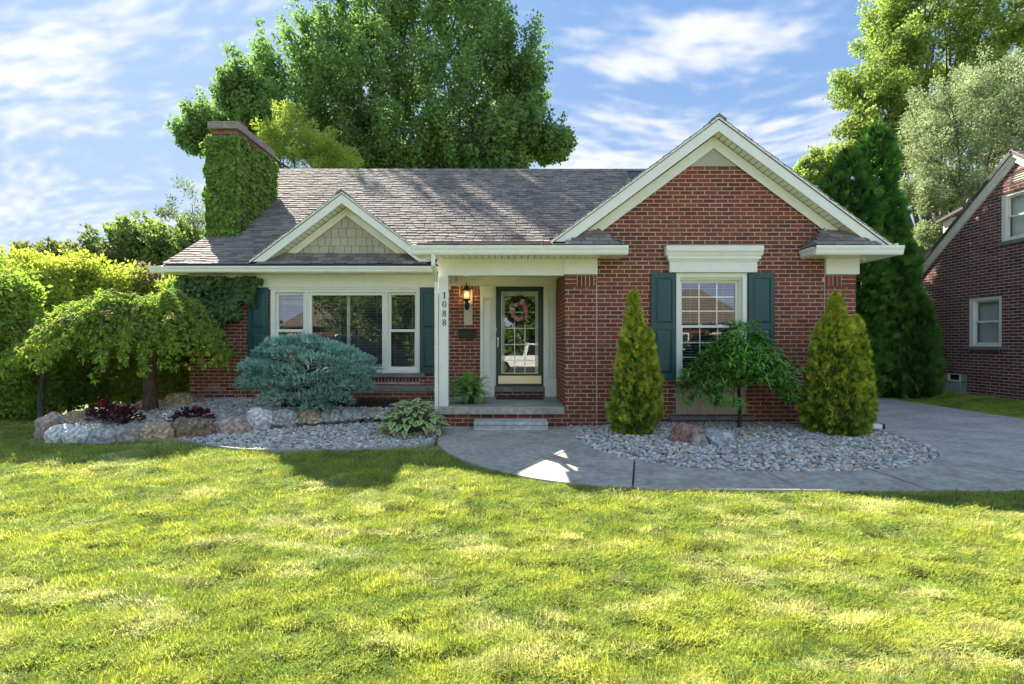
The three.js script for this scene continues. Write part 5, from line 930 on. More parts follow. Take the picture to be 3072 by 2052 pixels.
// ---- ivy
const ivyLeaf = (() => { const P = [[0, 0], [-0.3, -0.12], [-0.52, 0.2], [-0.34, 0.42], [-0.28, 0.62], [0, 1], [0.28, 0.62], [0.34, 0.42], [0.52, 0.2], [0.3, -0.12]].map(([x, y]) => [x * 0.085, y * 0.085]), pos = []; for (let i = 0; i < P.length; i++) { const a = P[i], b = P[(i + 1) % P.length]; pos.push(0, 0.03, 0.010, a[0], a[1], 0, b[0], b[1], 0); } const g = new THREE.BufferGeometry(); g.setAttribute('position', new THREE.Float32BufferAttribute(pos, 3)); g.computeVertexNormals(); return g; })();
function ivy(label, patches, base, dark, light, stems) {                  // patches: { n, at() -> [point, outward normal] or null }
  const g = thing('ivy', label, 'ivy'); g.position.copy(base); const items = [];
  for (const P of patches) for (let i = 0; i < P.n; i++) {
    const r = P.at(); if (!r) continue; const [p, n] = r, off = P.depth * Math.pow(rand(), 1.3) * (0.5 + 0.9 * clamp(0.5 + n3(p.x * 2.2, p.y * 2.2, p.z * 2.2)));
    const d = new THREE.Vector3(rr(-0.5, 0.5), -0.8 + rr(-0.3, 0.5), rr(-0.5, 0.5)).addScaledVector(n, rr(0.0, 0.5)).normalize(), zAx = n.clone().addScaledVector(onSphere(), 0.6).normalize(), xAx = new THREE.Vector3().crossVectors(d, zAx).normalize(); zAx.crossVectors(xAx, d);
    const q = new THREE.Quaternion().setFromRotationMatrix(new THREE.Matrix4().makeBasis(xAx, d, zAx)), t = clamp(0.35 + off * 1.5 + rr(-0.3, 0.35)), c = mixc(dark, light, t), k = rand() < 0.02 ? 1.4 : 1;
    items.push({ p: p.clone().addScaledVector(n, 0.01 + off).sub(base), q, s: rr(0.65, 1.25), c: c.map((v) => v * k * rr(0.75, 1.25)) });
  }
  if (stems) mesh('stem', join(stems.map((s) => tube(s.map((p) => p.clone().sub(base)), 0.006, 0.003, 4))), M.bark, g);
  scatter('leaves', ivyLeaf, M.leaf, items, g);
}
{
  const front = { n: 4600, depth: 0.10, at: () => { const y = rr(3.55, 5.82), x = rr(-6.54, -5.93); return [V(x, y, 11.09), new THREE.Vector3(0, 0, 1)]; } };
  const side = { n: 5200, depth: 0.10, at: () => { const Z = rr(11.08, 12.78), y = rr(mainY(Z) - 0.05, 5.86); return [V(-5.94, y, Z), new THREE.Vector3(1, 0, 0)]; } };
  const leftS = { n: 2200, depth: 0.08, at: () => { const Z = rr(11.08, 12.78), y = rr(3.0, 5.86); return [V(-6.52, y, Z), new THREE.Vector3(-1, 0, 0)]; } };
  const corner = { n: 1500, depth: 0.09, at: () => [V(rand() < 0.5 ? -6.53 : -5.93, rr(3.6, 5.86), 11.08), new THREE.Vector3(rand() < 0.5 ? -0.7 : 0.7, 0, 0.7).normalize()] };
  ivy('bright green ivy covering the tall chimney', [front, side, leftS, corner], V(-6.25, 3.4, 12), [0.06, 0.16, 0.02], [0.33, 0.50, 0.06]);
  const mask = (x, y) => { const t = (x + 6.3) / 1.45, low = lerp(1.15, 2.35, Math.pow(clamp(t), 1.15)) + 0.16 * n2(x * 3, y * 2); return y > low && t < 1.0 + 0.1 * n2(y * 5, 3); };
  const wallP = { n: 4300, depth: 0.20, at: () => { const x = rr(-6.42, -4.72), y = rr(1.15, 2.66); return mask(x, y) ? [V(x, y, ZB - 0.045), new THREE.Vector3(0, 0, 1)] : null; } };
  const wrap = { n: 1600, depth: 0.22, at: () => { const Z = rr(9.95, 11.2), y = rr(1.0, 2.66); return [V(XL - 0.02, y, Z), new THREE.Vector3(-1, 0, 0.15).normalize()]; } };
  const stray = { n: 260, depth: 0.03, at: () => { const y = rr(0.55, 1.9), x = -5.05 - 0.12 * Math.sin(y * 5) - rr(0, 0.2) - (rand() < 0.3 ? rr(0, 0.3) : 0); return [V(x, y, ZB - 0.005), new THREE.Vector3(0, 0, 1)]; } };
  const st = []; for (let k = 0; k < 5; k++) { const x = -5.1 - k * 0.07; st.push([V(x + 0.05, 0.3, ZB - 0.006), V(x - 0.05, 0.9, ZB - 0.008), V(x + 0.03, 1.5, ZB - 0.008), V(x - 0.1, 2.2, ZB - 0.01)]); }
  ivy('dark green ivy climbing the brick corner under the left eave', [wallP, wrap], V(-5.7, 1.2, 9.9), [0.035, 0.10, 0.024], [0.14, 0.27, 0.065], st);
}
// ---------------------------------------------------------------- trees and hedges
const mapleLeaf = (L) => { const P = [[0, 0], [-0.34, 0.10], [-0.52, 0.5], [-0.2, 0.55], [0, 1], [0.2, 0.55], [0.52, 0.5], [0.34, 0.10]].map(([x, y]) => [x * L, y * L]), pos = []; for (let i = 1; i + 1 < P.length; i++) pos.push(P[0][0], P[0][1], 0, P[i][0], P[i][1], i === 4 ? 0 : 0.1 * L, P[i + 1][0], P[i + 1][1], i === 3 ? 0 : 0.1 * L); const g = new THREE.BufferGeometry(); g.setAttribute('position', new THREE.Float32BufferAttribute(pos, 3)); g.computeVertexNormals(); return g; };
const maple = [0, 1, 2].map(() => clump(mapleLeaf(0.15), 8, 0.24, { up: 0.15 }));
tree('maple_tree', 'big dark green maple tree rising behind the main roof', 'tree', { x: -6.0, Z: 25, trunk: 0.42, fork: 3.4, clumps: maple, dark: [0.055, 0.14, 0.034], light: [0.245, 0.40, 0.10], lobes: 60, perLobe: 22, lobe: 0.78, rise: 1.0, slim: 0.5, long: 1.9, twigs: 6, upLobes: true,
  masses: [[930, -60, 25, 3.4, 2.6, 3.2], [840, 40, 25, 2.4, 2.6, 2.6], [1050, 30, 25, 2.2, 2.5, 2.6], [950, 130, 25, 3.0, 2.8, 3.2], [755, 140, 25, 2.1, 2.2, 2.4], [1130, 150, 25, 2.2, 2.2, 2.6], [640, 215, 25, 2.0, 1.9, 2.4], [565, 235, 24.5, 1.1, 1.1, 1.4], [840, 240, 24, 2.8, 2.4, 2.8], [1030, 250, 24, 2.8, 2.4, 2.8], [1190, 220, 25.5, 1.5, 1.5, 1.8], [700, 300, 24, 2.6, 2.0, 2.6], [1200, 320, 25, 1.7, 1.3, 1.8], [1262, 345, 25, 0.95, 0.8, 1.2], [560, 320, 25, 2.0, 1.6, 2.0], [470, 330, 25, 1.1, 1.5, 1.4], [900, 340, 24, 3.0, 1.8, 2.8], [1080, 350, 24, 2.6, 1.7, 2.6], [820, 385, 24.5, 2.2, 0.9, 1.8], [960, 388, 24.5, 2.2, 0.9, 1.8], [1110, 388, 24.5, 2.2, 0.8, 1.8]] });
tree('young_tree', 'bright yellow green young tree right of the ivy covered chimney', 'tree', { x: -7.6, Z: 19, trunk: 0.12, fork: 3, clumps: slimLeaf, dark: [0.15, 0.26, 0.03], light: [0.50, 0.60, 0.09], lobes: 22, perLobe: 18, rise: 0.6, masses: [[668, 318, 19, 0.9, 0.95, 0.9], [730, 352, 19, 0.85, 0.7, 0.8], [640, 360, 19.3, 0.9, 1.0, 0.9], [780, 378, 19.2, 0.7, 0.45, 0.6]] });
tree('young_tree', 'thin wispy tree showing sky between its leaves left of the chimney', 'tree', { x: -9.4, Z: 15.5, trunk: 0.07, fork: 2.4, clumps: slimLeaf, dark: [0.05, 0.10, 0.022], light: [0.16, 0.24, 0.06], lobes: 9, perLobe: 6, rise: 0.5, lobe: 0.8, masses: [[440, 470, 15.5, 0.5, 0.75, 0.6], [408, 498, 15.5, 0.45, 0.3, 0.4], [452, 530, 15.5, 0.5, 0.5, 0.5]] });
const lush = { clumps: broad, dark: [0.07, 0.15, 0.03], light: [0.25, 0.34, 0.075] };
tree('broadleaf_tree', 'rounded green tree beyond the hedge, close to the left eave', 'tree', { ...lush, x: -14.4, Z: 21, trunk: 0.22, fork: 2.4, lobes: 22, perLobe: 20, slim: 0.9, masses: [[380, 575, 21, 1.7, 0.9, 1.5], [300, 575, 21, 1.2, 0.8, 1.2], [430, 590, 21, 1.1, 1.2, 1.2], [330, 640, 21, 1.8, 1.0, 1.5]] });
tree('broadleaf_tree', 'lower olive green tree beyond the hedge, left of the rounded one', 'tree', { ...lush, light: [0.20, 0.22, 0.055], x: -17.0, Z: 20, trunk: 0.18, fork: 2.0, lobes: 20, perLobe: 20, slim: 0.9, masses: [[190, 612, 20, 1.3, 0.6, 1.2], [110, 625, 20, 1.2, 0.7, 1.2], [240, 625, 20, 1.0, 0.7, 1.0]] });
// shrub border along the left side
const bushy = { clumps: small, bark: M.greyBark, rise: 0.9, slim: 0.7, long: 1.3, upLobes: true };
const lime = { dark: [0.12, 0.20, 0.022], light: [0.50, 0.57, 0.07] }, mid = { dark: [0.08, 0.18, 0.024], light: [0.32, 0.44, 0.06] };
const shrubs = [
  ['tall dark green shrub at the left edge of the lawn', -7.85, 8.6, mid, 0.05, 0.9, [[-5, 690, 8.6, 0.40, 0.75, 0.5], [25, 780, 8.6, 0.45, 0.7, 0.5], [15, 880, 8.6, 0.5, 0.45, 0.5]], 22],
  ['bright lime shrub behind the tall dark one at the left', -9.3, 10.3, lime, 0.05, 0.9, [[90, 690, 10.3, 0.8, 0.65, 0.7], [60, 640, 10.3, 0.6, 0.4, 0.5], [130, 770, 10.2, 0.8, 0.6, 0.6]], 21],
  ['feathery yellow green shrub above the left end of the weeping tree', -9.0, 11, lime, 0.05, 0.9, [[190, 665, 11, 0.85, 0.55, 0.7], [160, 640, 11, 0.5, 0.35, 0.5], [215, 730, 11, 0.8, 0.6, 0.6]], 22],
  ['yellow green shrub behind the middle of the weeping tree', -8.6, 11.6, { dark: [0.11, 0.19, 0.024], light: [0.38, 0.44, 0.07] }, 0.05, 0.9, [[270, 680, 11.6, 0.75, 0.55, 0.7], [315, 720, 11.6, 0.7, 0.6, 0.6], [250, 740, 11.6, 0.7, 0.6, 0.6]], 20],
  ['dry brownish twiggy shrub between the hedge and the ivy corner', -8.2, 12.4, { dark: [0.12, 0.10, 0.06], light: [0.26, 0.23, 0.13] }, 0.05, 0.8, [[325, 660, 12.4, 0.6, 0.4, 0.5], [370, 690, 12.4, 0.5, 0.4, 0.5]], 14],
  ['green shrub close to the left house corner, behind the tree trunk', -7.3, 11.3, mid, 0.05, 0.7, [[400, 740, 11.3, 0.6, 0.7, 0.6], [420, 830, 11.2, 0.45, 0.5, 0.4]], 20],
  ['dense low shrub under the left end of the weeping tree', -8.5, 9.9, mid, 0.04, 0.4, [[60, 850, 9.9, 0.6, 0.6, 0.4], [130, 860, 9.9, 0.6, 0.55, 0.4], [40, 915, 9.7, 0.5, 0.3, 0.3], [110, 920, 9.7, 0.5, 0.3, 0.3], [170, 900, 9.9, 0.5, 0.4, 0.3], [20, 945, 9.3, 0.5, 0.22, 0.3], [85, 945, 9.2, 0.45, 0.2, 0.25], [-50, 930, 9.4, 0.5, 0.3, 0.3]], 12],
  ['loose low shrub behind the dark red plants', -7.5, 10.2, { dark: [0.11, 0.20, 0.024], light: [0.46, 0.54, 0.07] }, 0.04, 0.4, [[215, 850, 10.2, 0.6, 0.6, 0.4], [285, 850, 10.2, 0.55, 0.6, 0.4], [215, 905, 10.2, 0.5, 0.3, 0.3], [280, 905, 10.2, 0.5, 0.3, 0.3]], 10],
  ['open low shrub directly behind the weeping tree trunk', -6.9, 10.4, { dark: [0.11, 0.20, 0.024], light: [0.46, 0.54, 0.07] }, 0.035, 0.4, [[345, 850, 10.4, 0.5, 0.55, 0.4], [395, 850, 10.5, 0.45, 0.55, 0.35], [340, 905, 10.4, 0.45, 0.28, 0.3], [400, 900, 10.5, 0.4, 0.3, 0.3]], 9],
  ['second row shrub glimpsed low between the trunks at the left', -10.5, 13.5, lime, 0.04, 0.5, [[70, 830, 13.5, 1.0, 0.8, 0.5], [180, 830, 13.5, 1.0, 0.8, 0.5], [290, 830, 13.5, 1.0, 0.8, 0.5], [385, 830, 13.5, 0.8, 0.8, 0.5]], 20]];
for (const [label, x, Z, col, tr, fork, masses, per] of shrubs) tree('shrub', label, 'shrub', { ...bushy, ...col, x, Z, y: 0, trunk: tr, fork, masses, lobes: 16, perLobe: per, twigs: 7, group: 'shrubs along the left side' });
{ // black metal fence behind the shrubs
  const f = thing('metal_fence', 'black metal picket fence half hidden behind the left shrubs', 'fence'), Z = 11.9;
  for (const y of [0.15, 1.12]) mesh('rail', bx(-13, -6.4, y, y + 0.04, Z - 0.012, Z + 0.012), M.black, f);
  const gp = bx(-0.009, 0.009, 0.02, 1.25, Z - 0.009, Z + 0.009), gq = bx(-0.03, 0.03, -0.1, 1.32, Z - 0.03, Z + 0.03);
  for (let x = -13, i = 0; x < -6.4; x += 0.115, i++) mesh(i % 16 ? 'picket' : 'post', i % 16 ? gp : gq, M.black, f).position.x = x; rebase(f, V(-9.7, 0, Z));
}
// dark arborvitae between the drive and the neighbour
const arb = { dark: [0.035, 0.13, 0.018], light: [0.165, 0.37, 0.042], slim: 0.86, rib: 0.14, L: 0.20, W: 0.034, lump: 0.26, lf: 1.6, outs: 0.8, stem: 0.09, group: 'dark arborvitae between the drive and the neighbour' };
column('arborvitae', 'dark green arborvitae nearest our house wall, with a blunt double top', 'tree', { ...arb, x: 8.55, Z: 13.0, leaders: [{ x: 0, n: 5200, P: [[0.1, 0.62], [0.8, 0.80], [3.0, 0.82], [4.6, 0.70], [5.4, 0.52], [6.0, 0.26], [6.3, 0.05]] }, { x: -0.42, n: 1600, P: [[3.0, 0.45], [4.6, 0.42], [5.4, 0.26], [5.8, 0.03]] }] });
column('arborvitae', 'tallest dark green arborvitae, second from our house wall', 'tree', { ...arb, x: 9.36, Z: 13.2, leaders: [{ x: 0, n: 5600, P: [[0.1, 0.60], [1.0, 0.80], [3.4, 0.82], [4.6, 0.60], [5.3, 0.42], [5.9, 0.46], [6.5, 0.36], [6.95, 0.05]] }] });
column('arborvitae', 'dark green arborvitae of middle height, third from our house wall', 'tree', { ...arb, x: 9.66, Z: 12.9, leaders: [{ x: 0, n: 3400, P: [[0.1, 0.5], [0.8, 0.56], [2.2, 0.50], [3.4, 0.36], [4.2, 0.2], [4.6, 0.04]] }] });
column('arborvitae', 'low dark arborvitae against the brick corner of the neighbour', 'tree', { ...arb, dark: [0.03, 0.11, 0.016], light: [0.17, 0.38, 0.045], x: 9.90, Z: 12.5, leaders: [{ x: 0, n: 2200, P: [[0.1, 0.36], [0.6, 0.38], [1.4, 0.33], [2.1, 0.22], [2.5, 0.04]] }] });
// big trees at the right
tree('maple_tree', 'tall sunlit yellow green maple tree at the upper right', 'tree', { x: 22, Z: 27, trunk: 0.4, fork: 5, clumps: maple, dark: [0.11, 0.20, 0.03], light: [0.38, 0.48, 0.10], lobes: 34, perLobe: 26, rise: 0.4, slim: 0.85, twigs: 7,
  masses: [[2120, 10, 27, 2.8, 2.2, 2.6], [2260, 20, 27, 3.0, 2.6, 2.8], [2060, 95, 27, 1.9, 1.7, 2.0], [2180, 130, 27, 2.8, 2.2, 2.6], [2330, 120, 27, 2.6, 2.6, 2.6], [2020, 205, 27, 1.9, 1.5, 1.8], [2110, 250, 27, 2.4, 1.8, 2.2], [2240, 240, 27, 2.6, 2.0, 2.4], [1990, 300, 27, 1.4, 1.2, 1.4], [1905, 385, 27, 1.1, 0.9, 1.1], [2050, 345, 27, 1.9, 1.4, 1.8], [1860, 400, 27, 0.6, 0.6, 0.7], [2350, 260, 27, 2.4, 2.2, 2.4]] });
tree('silver_tree', 'pale silvery green tree behind the neighbour house', 'tree', { x: 19.0, Z: 21.5, trunk: 0.24, fork: 4, clumps: small, leafScale: 1.25, dark: [0.14, 0.20, 0.07], light: [0.40, 0.46, 0.24], lobes: 26, perLobe: 26, slim: 0.9, twigs: 7, mat: leafMat(0.35), masses: [[2190, 255, 21.5, 1.7, 1.2, 1.5], [2300, 230, 21.5, 1.7, 1.6, 1.6], [2140, 345, 21.5, 1.4, 1.2, 1.3], [2240, 360, 21.5, 1.8, 1.4, 1.6], [2120, 440, 21.5, 0.9, 0.9, 0.9], [2200, 440, 21.5, 1.3, 0.8, 1.1], [2330, 340, 21.5, 1.4, 1.5, 1.4], [2150, 540, 21.5, 0.7, 0.5, 0.6]] });
{ // far wood that closes the view between the shrubs
  const g = thing('far_wood', 'far line of trees seen through the gaps in the left shrubs', 'trees'); delete g.userData.category; g.userData.kind = 'stuff';
  const items = []; for (let i = 0; i < 5200; i++) { const x = rr(-48, 8), z = rr(-2, 2), top = 3.2 + 1.2 * n2(x * 0.2, 1) + 0.8 * n2(x * 0.7, 5), y = top * Math.pow(rand(), 0.7), c = mixc([0.04, 0.09, 0.02], [0.17, 0.22, 0.055], rand()); items.push({ p: V(x, y, 36 + z), q: aim(onSphere(), rr(0, 6)), s: rr(1.4, 2.4), c }); }
  scatter('foliage', broad[0], M.leaf, items, g);
  const back = thing('far_wood', 'far line of trees across the street, mirrored low in the window glass'); back.userData.kind = 'stuff'; const it = [];
  for (let i = 0; i < 3600; i++) { const x = rr(-60, 60), top = 4.2 + 1.4 * n2(x * 0.12, 9), c = mixc([0.06, 0.13, 0.03], [0.22, 0.31, 0.07], rand()); it.push({ p: V(x, top * Math.pow(rand(), 0.75) - 0.4, -46 + rr(-2, 2)), q: aim(onSphere(), rr(0, 6)), s: rr(2.4, 4), c }); }
  scatter('foliage', broad[1], M.leaf, it, back);
}
// ---------------------------------------------------------------- the house next door
{
  const h = thing('neighbour_house', 'dark red brick house next door with its steep gable towards the drive', 'house');
  const X = 10.6, Zr = 13.5, Zf = 8.06, RZ = 10.78, eY = 3.11, rY = 5.38, k = (rY - eY) / (Zr - RZ), U = (Z) => Zr - Z;   // u runs from the rear corner to the front
  const low = { u0: U(11.90), u1: U(11.12), v0: 1.30, v1: 2.42 }, up = { u0: U(11.12), u1: U(10.25), v0: 3.56, v1: 4.60 }, vent = { u0: U(10.93), u1: U(10.63), v0: 4.74, v1: 5.0 }, base = { u0: U(12.72), u1: U(11.97), v0: 0.24, v1: 0.66 };
  const fr = { o: V(X, 0, Zr), u: new THREE.Vector3(0, 0, 1), v: new THREE.Vector3(0, 1, 0), n: new THREE.Vector3(-1, 0, 0) }, B = basis(fr);
  const hole = (q) => [[q.u0, q.v0], [q.u1, q.v0], [q.u1, q.v1], [q.u0, q.v1]];
  const core = prism([[0, -0.3], [Zr - Zf, -0.3], [Zr - Zf, eY - 0.05], [Zr - RZ, rY - 0.05], [0, eY - 0.05]], 0.0035, 0.25, [low, up, vent, base].map(hole)).applyMatrix4(B);
  const wall = mesh('wall', core, std([0.80, 0.68, 0.58], { roughness: 0.95, map: blot }), h);
  const spans = (v) => {
    const d = v > eY - 0.1 ? (v - eY + 0.1) / k : 0; if (d * 2 > Zr - Zf - 0.1) return [];
    let L = [[d, Zr - Zf - d]]; for (const q of [low, up, vent, base]) if (v > q.v0 - (q === low ? 0.06 : 0) && v < q.v1) L = cutSpan(L, q.u0, q.u1); if (v > 1.17 && v < 1.30) L = cutSpan(L, low.u0 - 0.02, low.u1 + 0.02); return L;
  };
  const dark = [[0.1725, 0.0532, 0.0425], [0.1425, 0.0448, 0.04], [0.2025, 0.063, 0.0475], [0.12, 0.0392, 0.0375], [0.1875, 0.056, 0.0425], [0.2325, 0.084, 0.0625], [0.1575, 0.056, 0.0525]];
  const rects = courses(0.10, 5.3, 0.0677, 0.203, spans, { wander: 0.02 }); for (let u = low.u0; u < low.u1; u += 0.0667) rects.push({ u0: u, u1: u + 0.0667, v0: 1.135, v1: 1.235 });
  layBricks(wall, fr, rects, dark, { most: 300, score: (r) => -Math.hypot(r.u0 - 2.3, r.v0 - 2.6) });
  const bar = (u0, u1, v0, v1, n0, n1, m, name, par) => { const g = new THREE.BoxGeometry(u1 - u0, v1 - v0, n1 - n0); g.translate((u0 + u1) / 2, (v0 + v1) / 2, (n0 + n1) / 2); return mesh(name, metric(flat(g.applyMatrix4(B))), m, par); };
  for (const [q, shade] of [[low, 0.85], [up, 1.2]]) {
    const w = new THREE.Group(); w.name = 'window'; h.add(w); const t = 0.075, mv = lerp(q.v0, q.v1, 0.5);
    bar(q.u0, q.u0 + t, q.v0, q.v1, -0.12, -0.02, M.trim, 'casing', w); bar(q.u1 - t, q.u1, q.v0, q.v1, -0.12, -0.02, M.trim, 'casing', w); bar(q.u0 + t, q.u1 - t, q.v1 - t, q.v1, -0.12, -0.022, M.trim, 'casing', w);
    bar(q.u0 + t, q.u1 - t, q.v0, q.v0 + 0.05, -0.12, -0.03, M.trim, 'casing', w); bar(q.u0 - 0.12, q.u1 + 0.12, q.v0 - 0.07, q.v0 - 0.002, -0.1, 0.05, M.stone, 'sill', w);
    for (const [a, b, n] of [[q.v0 + 0.05, mv + 0.02, -0.075], [mv - 0.02, q.v1 - t, -0.10]]) {
      bar(q.u0 + t, q.u0 + t + 0.035, a, b, n, n + 0.03, M.trim, 'sash', w); bar(q.u1 - t - 0.035, q.u1 - t, a, b, n, n + 0.03, M.trim, 'sash', w); bar(q.u0 + t + 0.035, q.u1 - t - 0.035, a, a + 0.04, n, n + 0.029, M.trim, 'sash', w); bar(q.u0 + t + 0.035, q.u1 - t - 0.035, b - 0.04, b, n, n + 0.029, M.trim, 'sash', w);
      const p = new THREE.PlaneGeometry(q.u1 - q.u0 - 2 * t - 0.07, b - a - 0.08); p.translate((q.u0 + q.u1) / 2, (a + b) / 2, n + 0.012); mesh('pane', metric(flat(p.applyMatrix4(B))), M.glass, w);
    }
    bar(q.u0 + 0.05, q.u1 - 0.05, q.v0, q.v1, -0.2, -0.185, std([shade * 0.62, shade * 0.66, shade * 0.6], { roughness: 0.9 }), 'roller_blind', w);
  }
  { const g = new THREE.Group(); g.name = 'vent'; h.add(g); bar(vent.u0, vent.u1, vent.v0, vent.v1, -0.12, -0.10, M.black, 'backing', g); for (let i = 0; i < 5; i++) { const b = new THREE.BoxGeometry(0.26, 0.022, 0.05); b.rotateX(0.5); b.translate((vent.u0 + vent.u1) / 2, vent.v0 + 0.03 + i * 0.05, -0.05); mesh('slat', metric(flat(b.applyMatrix4(B))), M.trim, g); } }
  { const g = new THREE.Group(); g.name = 'basement_window'; h.add(g); bar(base.u0 - 0.05, base.u1 + 0.05, base.v0 - 0.06, base.v0 - 0.002, -0.1, 0.04, M.concrete, 'sill', g); bar(base.u0, base.u1, base.v0, base.v1, -0.14, -0.10, M.black, 'backing', g);
    const gb = new THREE.MeshPhysicalMaterial({ color: 0xcfe0dd, roughness: 0.25, transmission: 0.5, thickness: 0, ior: 1.5 }), w = (base.u1 - base.u0) / 4, hh = (base.v1 - base.v0) / 2;
    for (let i = 0; i < 4; i++) for (let j = 0; j < 2; j++) { if (j === 1 && (i === 1 || i === 2)) continue; const b = new RoundedBoxGeometry(w - 0.014, hh - 0.014, 0.06, 2, 0.012); b.translate(base.u0 + w * (i + 0.5), base.v0 + hh * (j + 0.5), -0.055); mesh('glass_block', metric(flat(b.applyMatrix4(B))), gb, g); }
    const a = base.u0 + w + 0.005, b = base.u1 - w - 0.005, v0 = base.v0 + hh + 0.005, v1 = base.v1 - 0.005; bar(a, b, v0, v0 + 0.035, -0.07, -0.02, M.trim, 'frame', g); bar(a, b, v1 - 0.035, v1, -0.07, -0.02, M.trim, 'frame', g); bar(a, a + 0.035, v0 + 0.035, v1 - 0.035, -0.07, -0.02, M.trim, 'frame', g); bar(b - 0.035, b, v0 + 0.035, v1 - 0.035, -0.07, -0.02, M.trim, 'frame', g); }
  // rake boards and roof
  for (const s of [-1, 1]) {
    const eu = s < 0 ? -0.12 : Zr - Zf + 0.12, ru = Zr - RZ, yE = eY - 0.12 * k, pts = [[eu, yE + 0.02], [ru, rY + 0.02], [ru, rY - 0.20], [eu, yE - 0.18]];
    mesh('rake_board', prism(s < 0 ? [...pts].reverse() : pts, -0.05, 0.004).applyMatrix4(B), M.trim, h);
    const p2 = [[eu, yE + 0.03], [ru, rY + 0.03], [ru, rY - 0.08], [eu, yE - 0.07]]; mesh('moulding', prism(s < 0 ? [...p2].reverse() : p2, -0.10, -0.051).applyMatrix4(B), M.trim, h);
    const A = (u, v, n) => new THREE.Vector3(u, v, n).applyMatrix4(B), deckPts = [A(eu, yE + 0.04, 0.13), A(ru, rY + 0.04, 0.13), A(ru, rY + 0.04, -11), A(eu, yE + 0.04, -11)], rf = mesh('roof', slab(deckPts, 0.05), M.felt, h);
    const v = new THREE.Vector3(0, rY - yE, s < 0 ? RZ - Zr - 0.12 : 0).setZ(s < 0 ? (Zr + 0.12 - RZ) : -(RZ - Zf + 0.12)), L = v.length(); v.normalize(); const uu = new THREE.Vector3(s < 0 ? -1 : 1, 0, 0), o = A(eu, yE + 0.05, s < 0 ? -11 : 0.14);
    layShingles(rf, { o, u: uu, v, n: new THREE.Vector3().crossVectors(uu, v) }, courses(0, L, 0.13, 0.32, () => [[0, 11.14]], { jitter: 0.1, wander: 0.2 }), {});
  }
  { const d = mesh('dormer', bx(10.95, 15, 3.4, 4.46, 12.2, 12.95), M.siding, h); for (let y = 3.4; y < 4.45; y += 0.1) mesh('clapboard', bx(10.925, 10.949, y, y + 0.094, 12.2, 12.955), M.trim, d); mesh('dormer_roof', slab([V(10.80, 4.48, 13.1), V(15.1, 4.48, 13.1), V(15.1, 4.72, 12.0), V(10.80, 4.72, 12.0)], 0.06), M.felt, d); mesh('corner_board', bx(10.915, 10.96, 3.3, 4.46, 12.956, 13.0), M.trim, d); }
  mesh('wall', join([bx(X + 0.25, 21, -0.3, eY - 0.1, Zf, Zf + 0.25), bx(X + 0.25, 21, -0.3, eY - 0.1, Zr - 0.25, Zr), bx(20.8, 21, -0.3, eY, Zf + 0.26, Zr - 0.26), bx(X + 0.6, X + 0.7, 0, rY - 0.6, Zf + 1.6, Zr - 1.6)]), std([0.10, 0.035, 0.033], { roughness: 0.9 }), h);
  rebase(h, V(X + 4, 0, RZ));
}
// ---------------------------------------------------------------- across the street, seen in the window glass
structure('street', bx(-90, 90, -0.62, -0.42, -17, -9), std([0.06, 0.06, 0.062], { roughness: 0.95, map: blot }));
for (const [x, Z, label] of [[-18, -33, 'house with a brown roof across the street, mirrored in the bay window'], [14, -28, 'house with a brown roof across the street, mirrored in the gable window']]) {
  const h = thing('opposite_house', label, 'house'), w = x < 0 ? 5.5 : 7, e = 3.0, d = 8, y0 = -0.5;
  mesh('wall', bx(x - w + 0.4, x + w - 0.4, y0, e, Z - d, Z), std([0.20, 0.07, 0.055], { roughness: 0.9, map: blot }), h);
  const E = 0.5, rz = Z - d / 2, P = [V(x - w - E, e, Z + E), V(x + w + E, e, Z + E), V(x + w - 3, 6.4, rz), V(x - w + 3, 6.4, rz)], Q = [V(x - w - E, e, Z - d - E), V(x + w + E, e, Z - d - E), P[2], P[3]];
  mesh('roof', join([slab(P, 0.12), slab(Q, 0.12), slab([P[0], P[3], Q[0]], 0.12), slab([P[1], P[2], Q[1]], 0.12)]), std([0.19, 0.155, 0.13], { roughness: 0.95, map: streak }), h);
  for (const q of [-4.2, 0.6, 4.2]) { const g = mesh('window', bx(x + q - 0.9, x + q + 0.9, 0.7, 2.2, Z, Z + 0.06), M.trim, h); mesh('pane', bx(x + q - 0.78, x + q + 0.78, 0.82, 2.08, Z + 0.061, Z + 0.07), std([0.03, 0.035, 0.04], { roughness: 0.1 }), g); }
  mesh('door', bx(x - 2.2, x - 1.2, y0, 2.1, Z, Z + 0.05), M.darkGreen, h); rebase(h, V(x, y0, Z - d / 2));
}
for (const [x, Z, s, label] of [[-9.5, -20, 1.0, 'leafy street tree mirrored in the middle of the bay window'], [1.6, -19, 1.0, 'leafy street tree mirrored in the door glass'], [-13.2, -23, 1.1, 'leafy street tree mirrored in the left half of the bay window'], [24, -23, 1.05, 'leafy street tree mirrored in the upper gable window']]) {
  const o = { x, Z: -Z, trunk: 0.25, fork: 3, clumps: broad, leafScale: 1.6, dark: [0.06, 0.13, 0.03], light: [0.20, 0.30, 0.07], lobes: 20, perLobe: 13, twigs: 2, slim: 0.9, masses: [] };
  for (const [a, b, c, r] of [[0, 5.5, 0, 2.4], [-1.8, 4.6, 0.5, 1.8], [1.9, 4.8, -0.4, 1.9], [0.2, 7.4, 0, 1.7], [0.3, 4.4, 1.4, 1.6], [-0.5, 2.7, 0.6, 1.5], [0.9, 3.0, 0.2, 1.4]]) { const zz = -Z; o.masses.push([1173.5 + ((x + a * s) / zz) * F, 784 - ((b * s - EYE) / zz) * F, zz, r * s, r * s * 0.85, r * s]); }
  const t = tree('street_tree', label, 'tree', o); t.position.z = -Z;
}
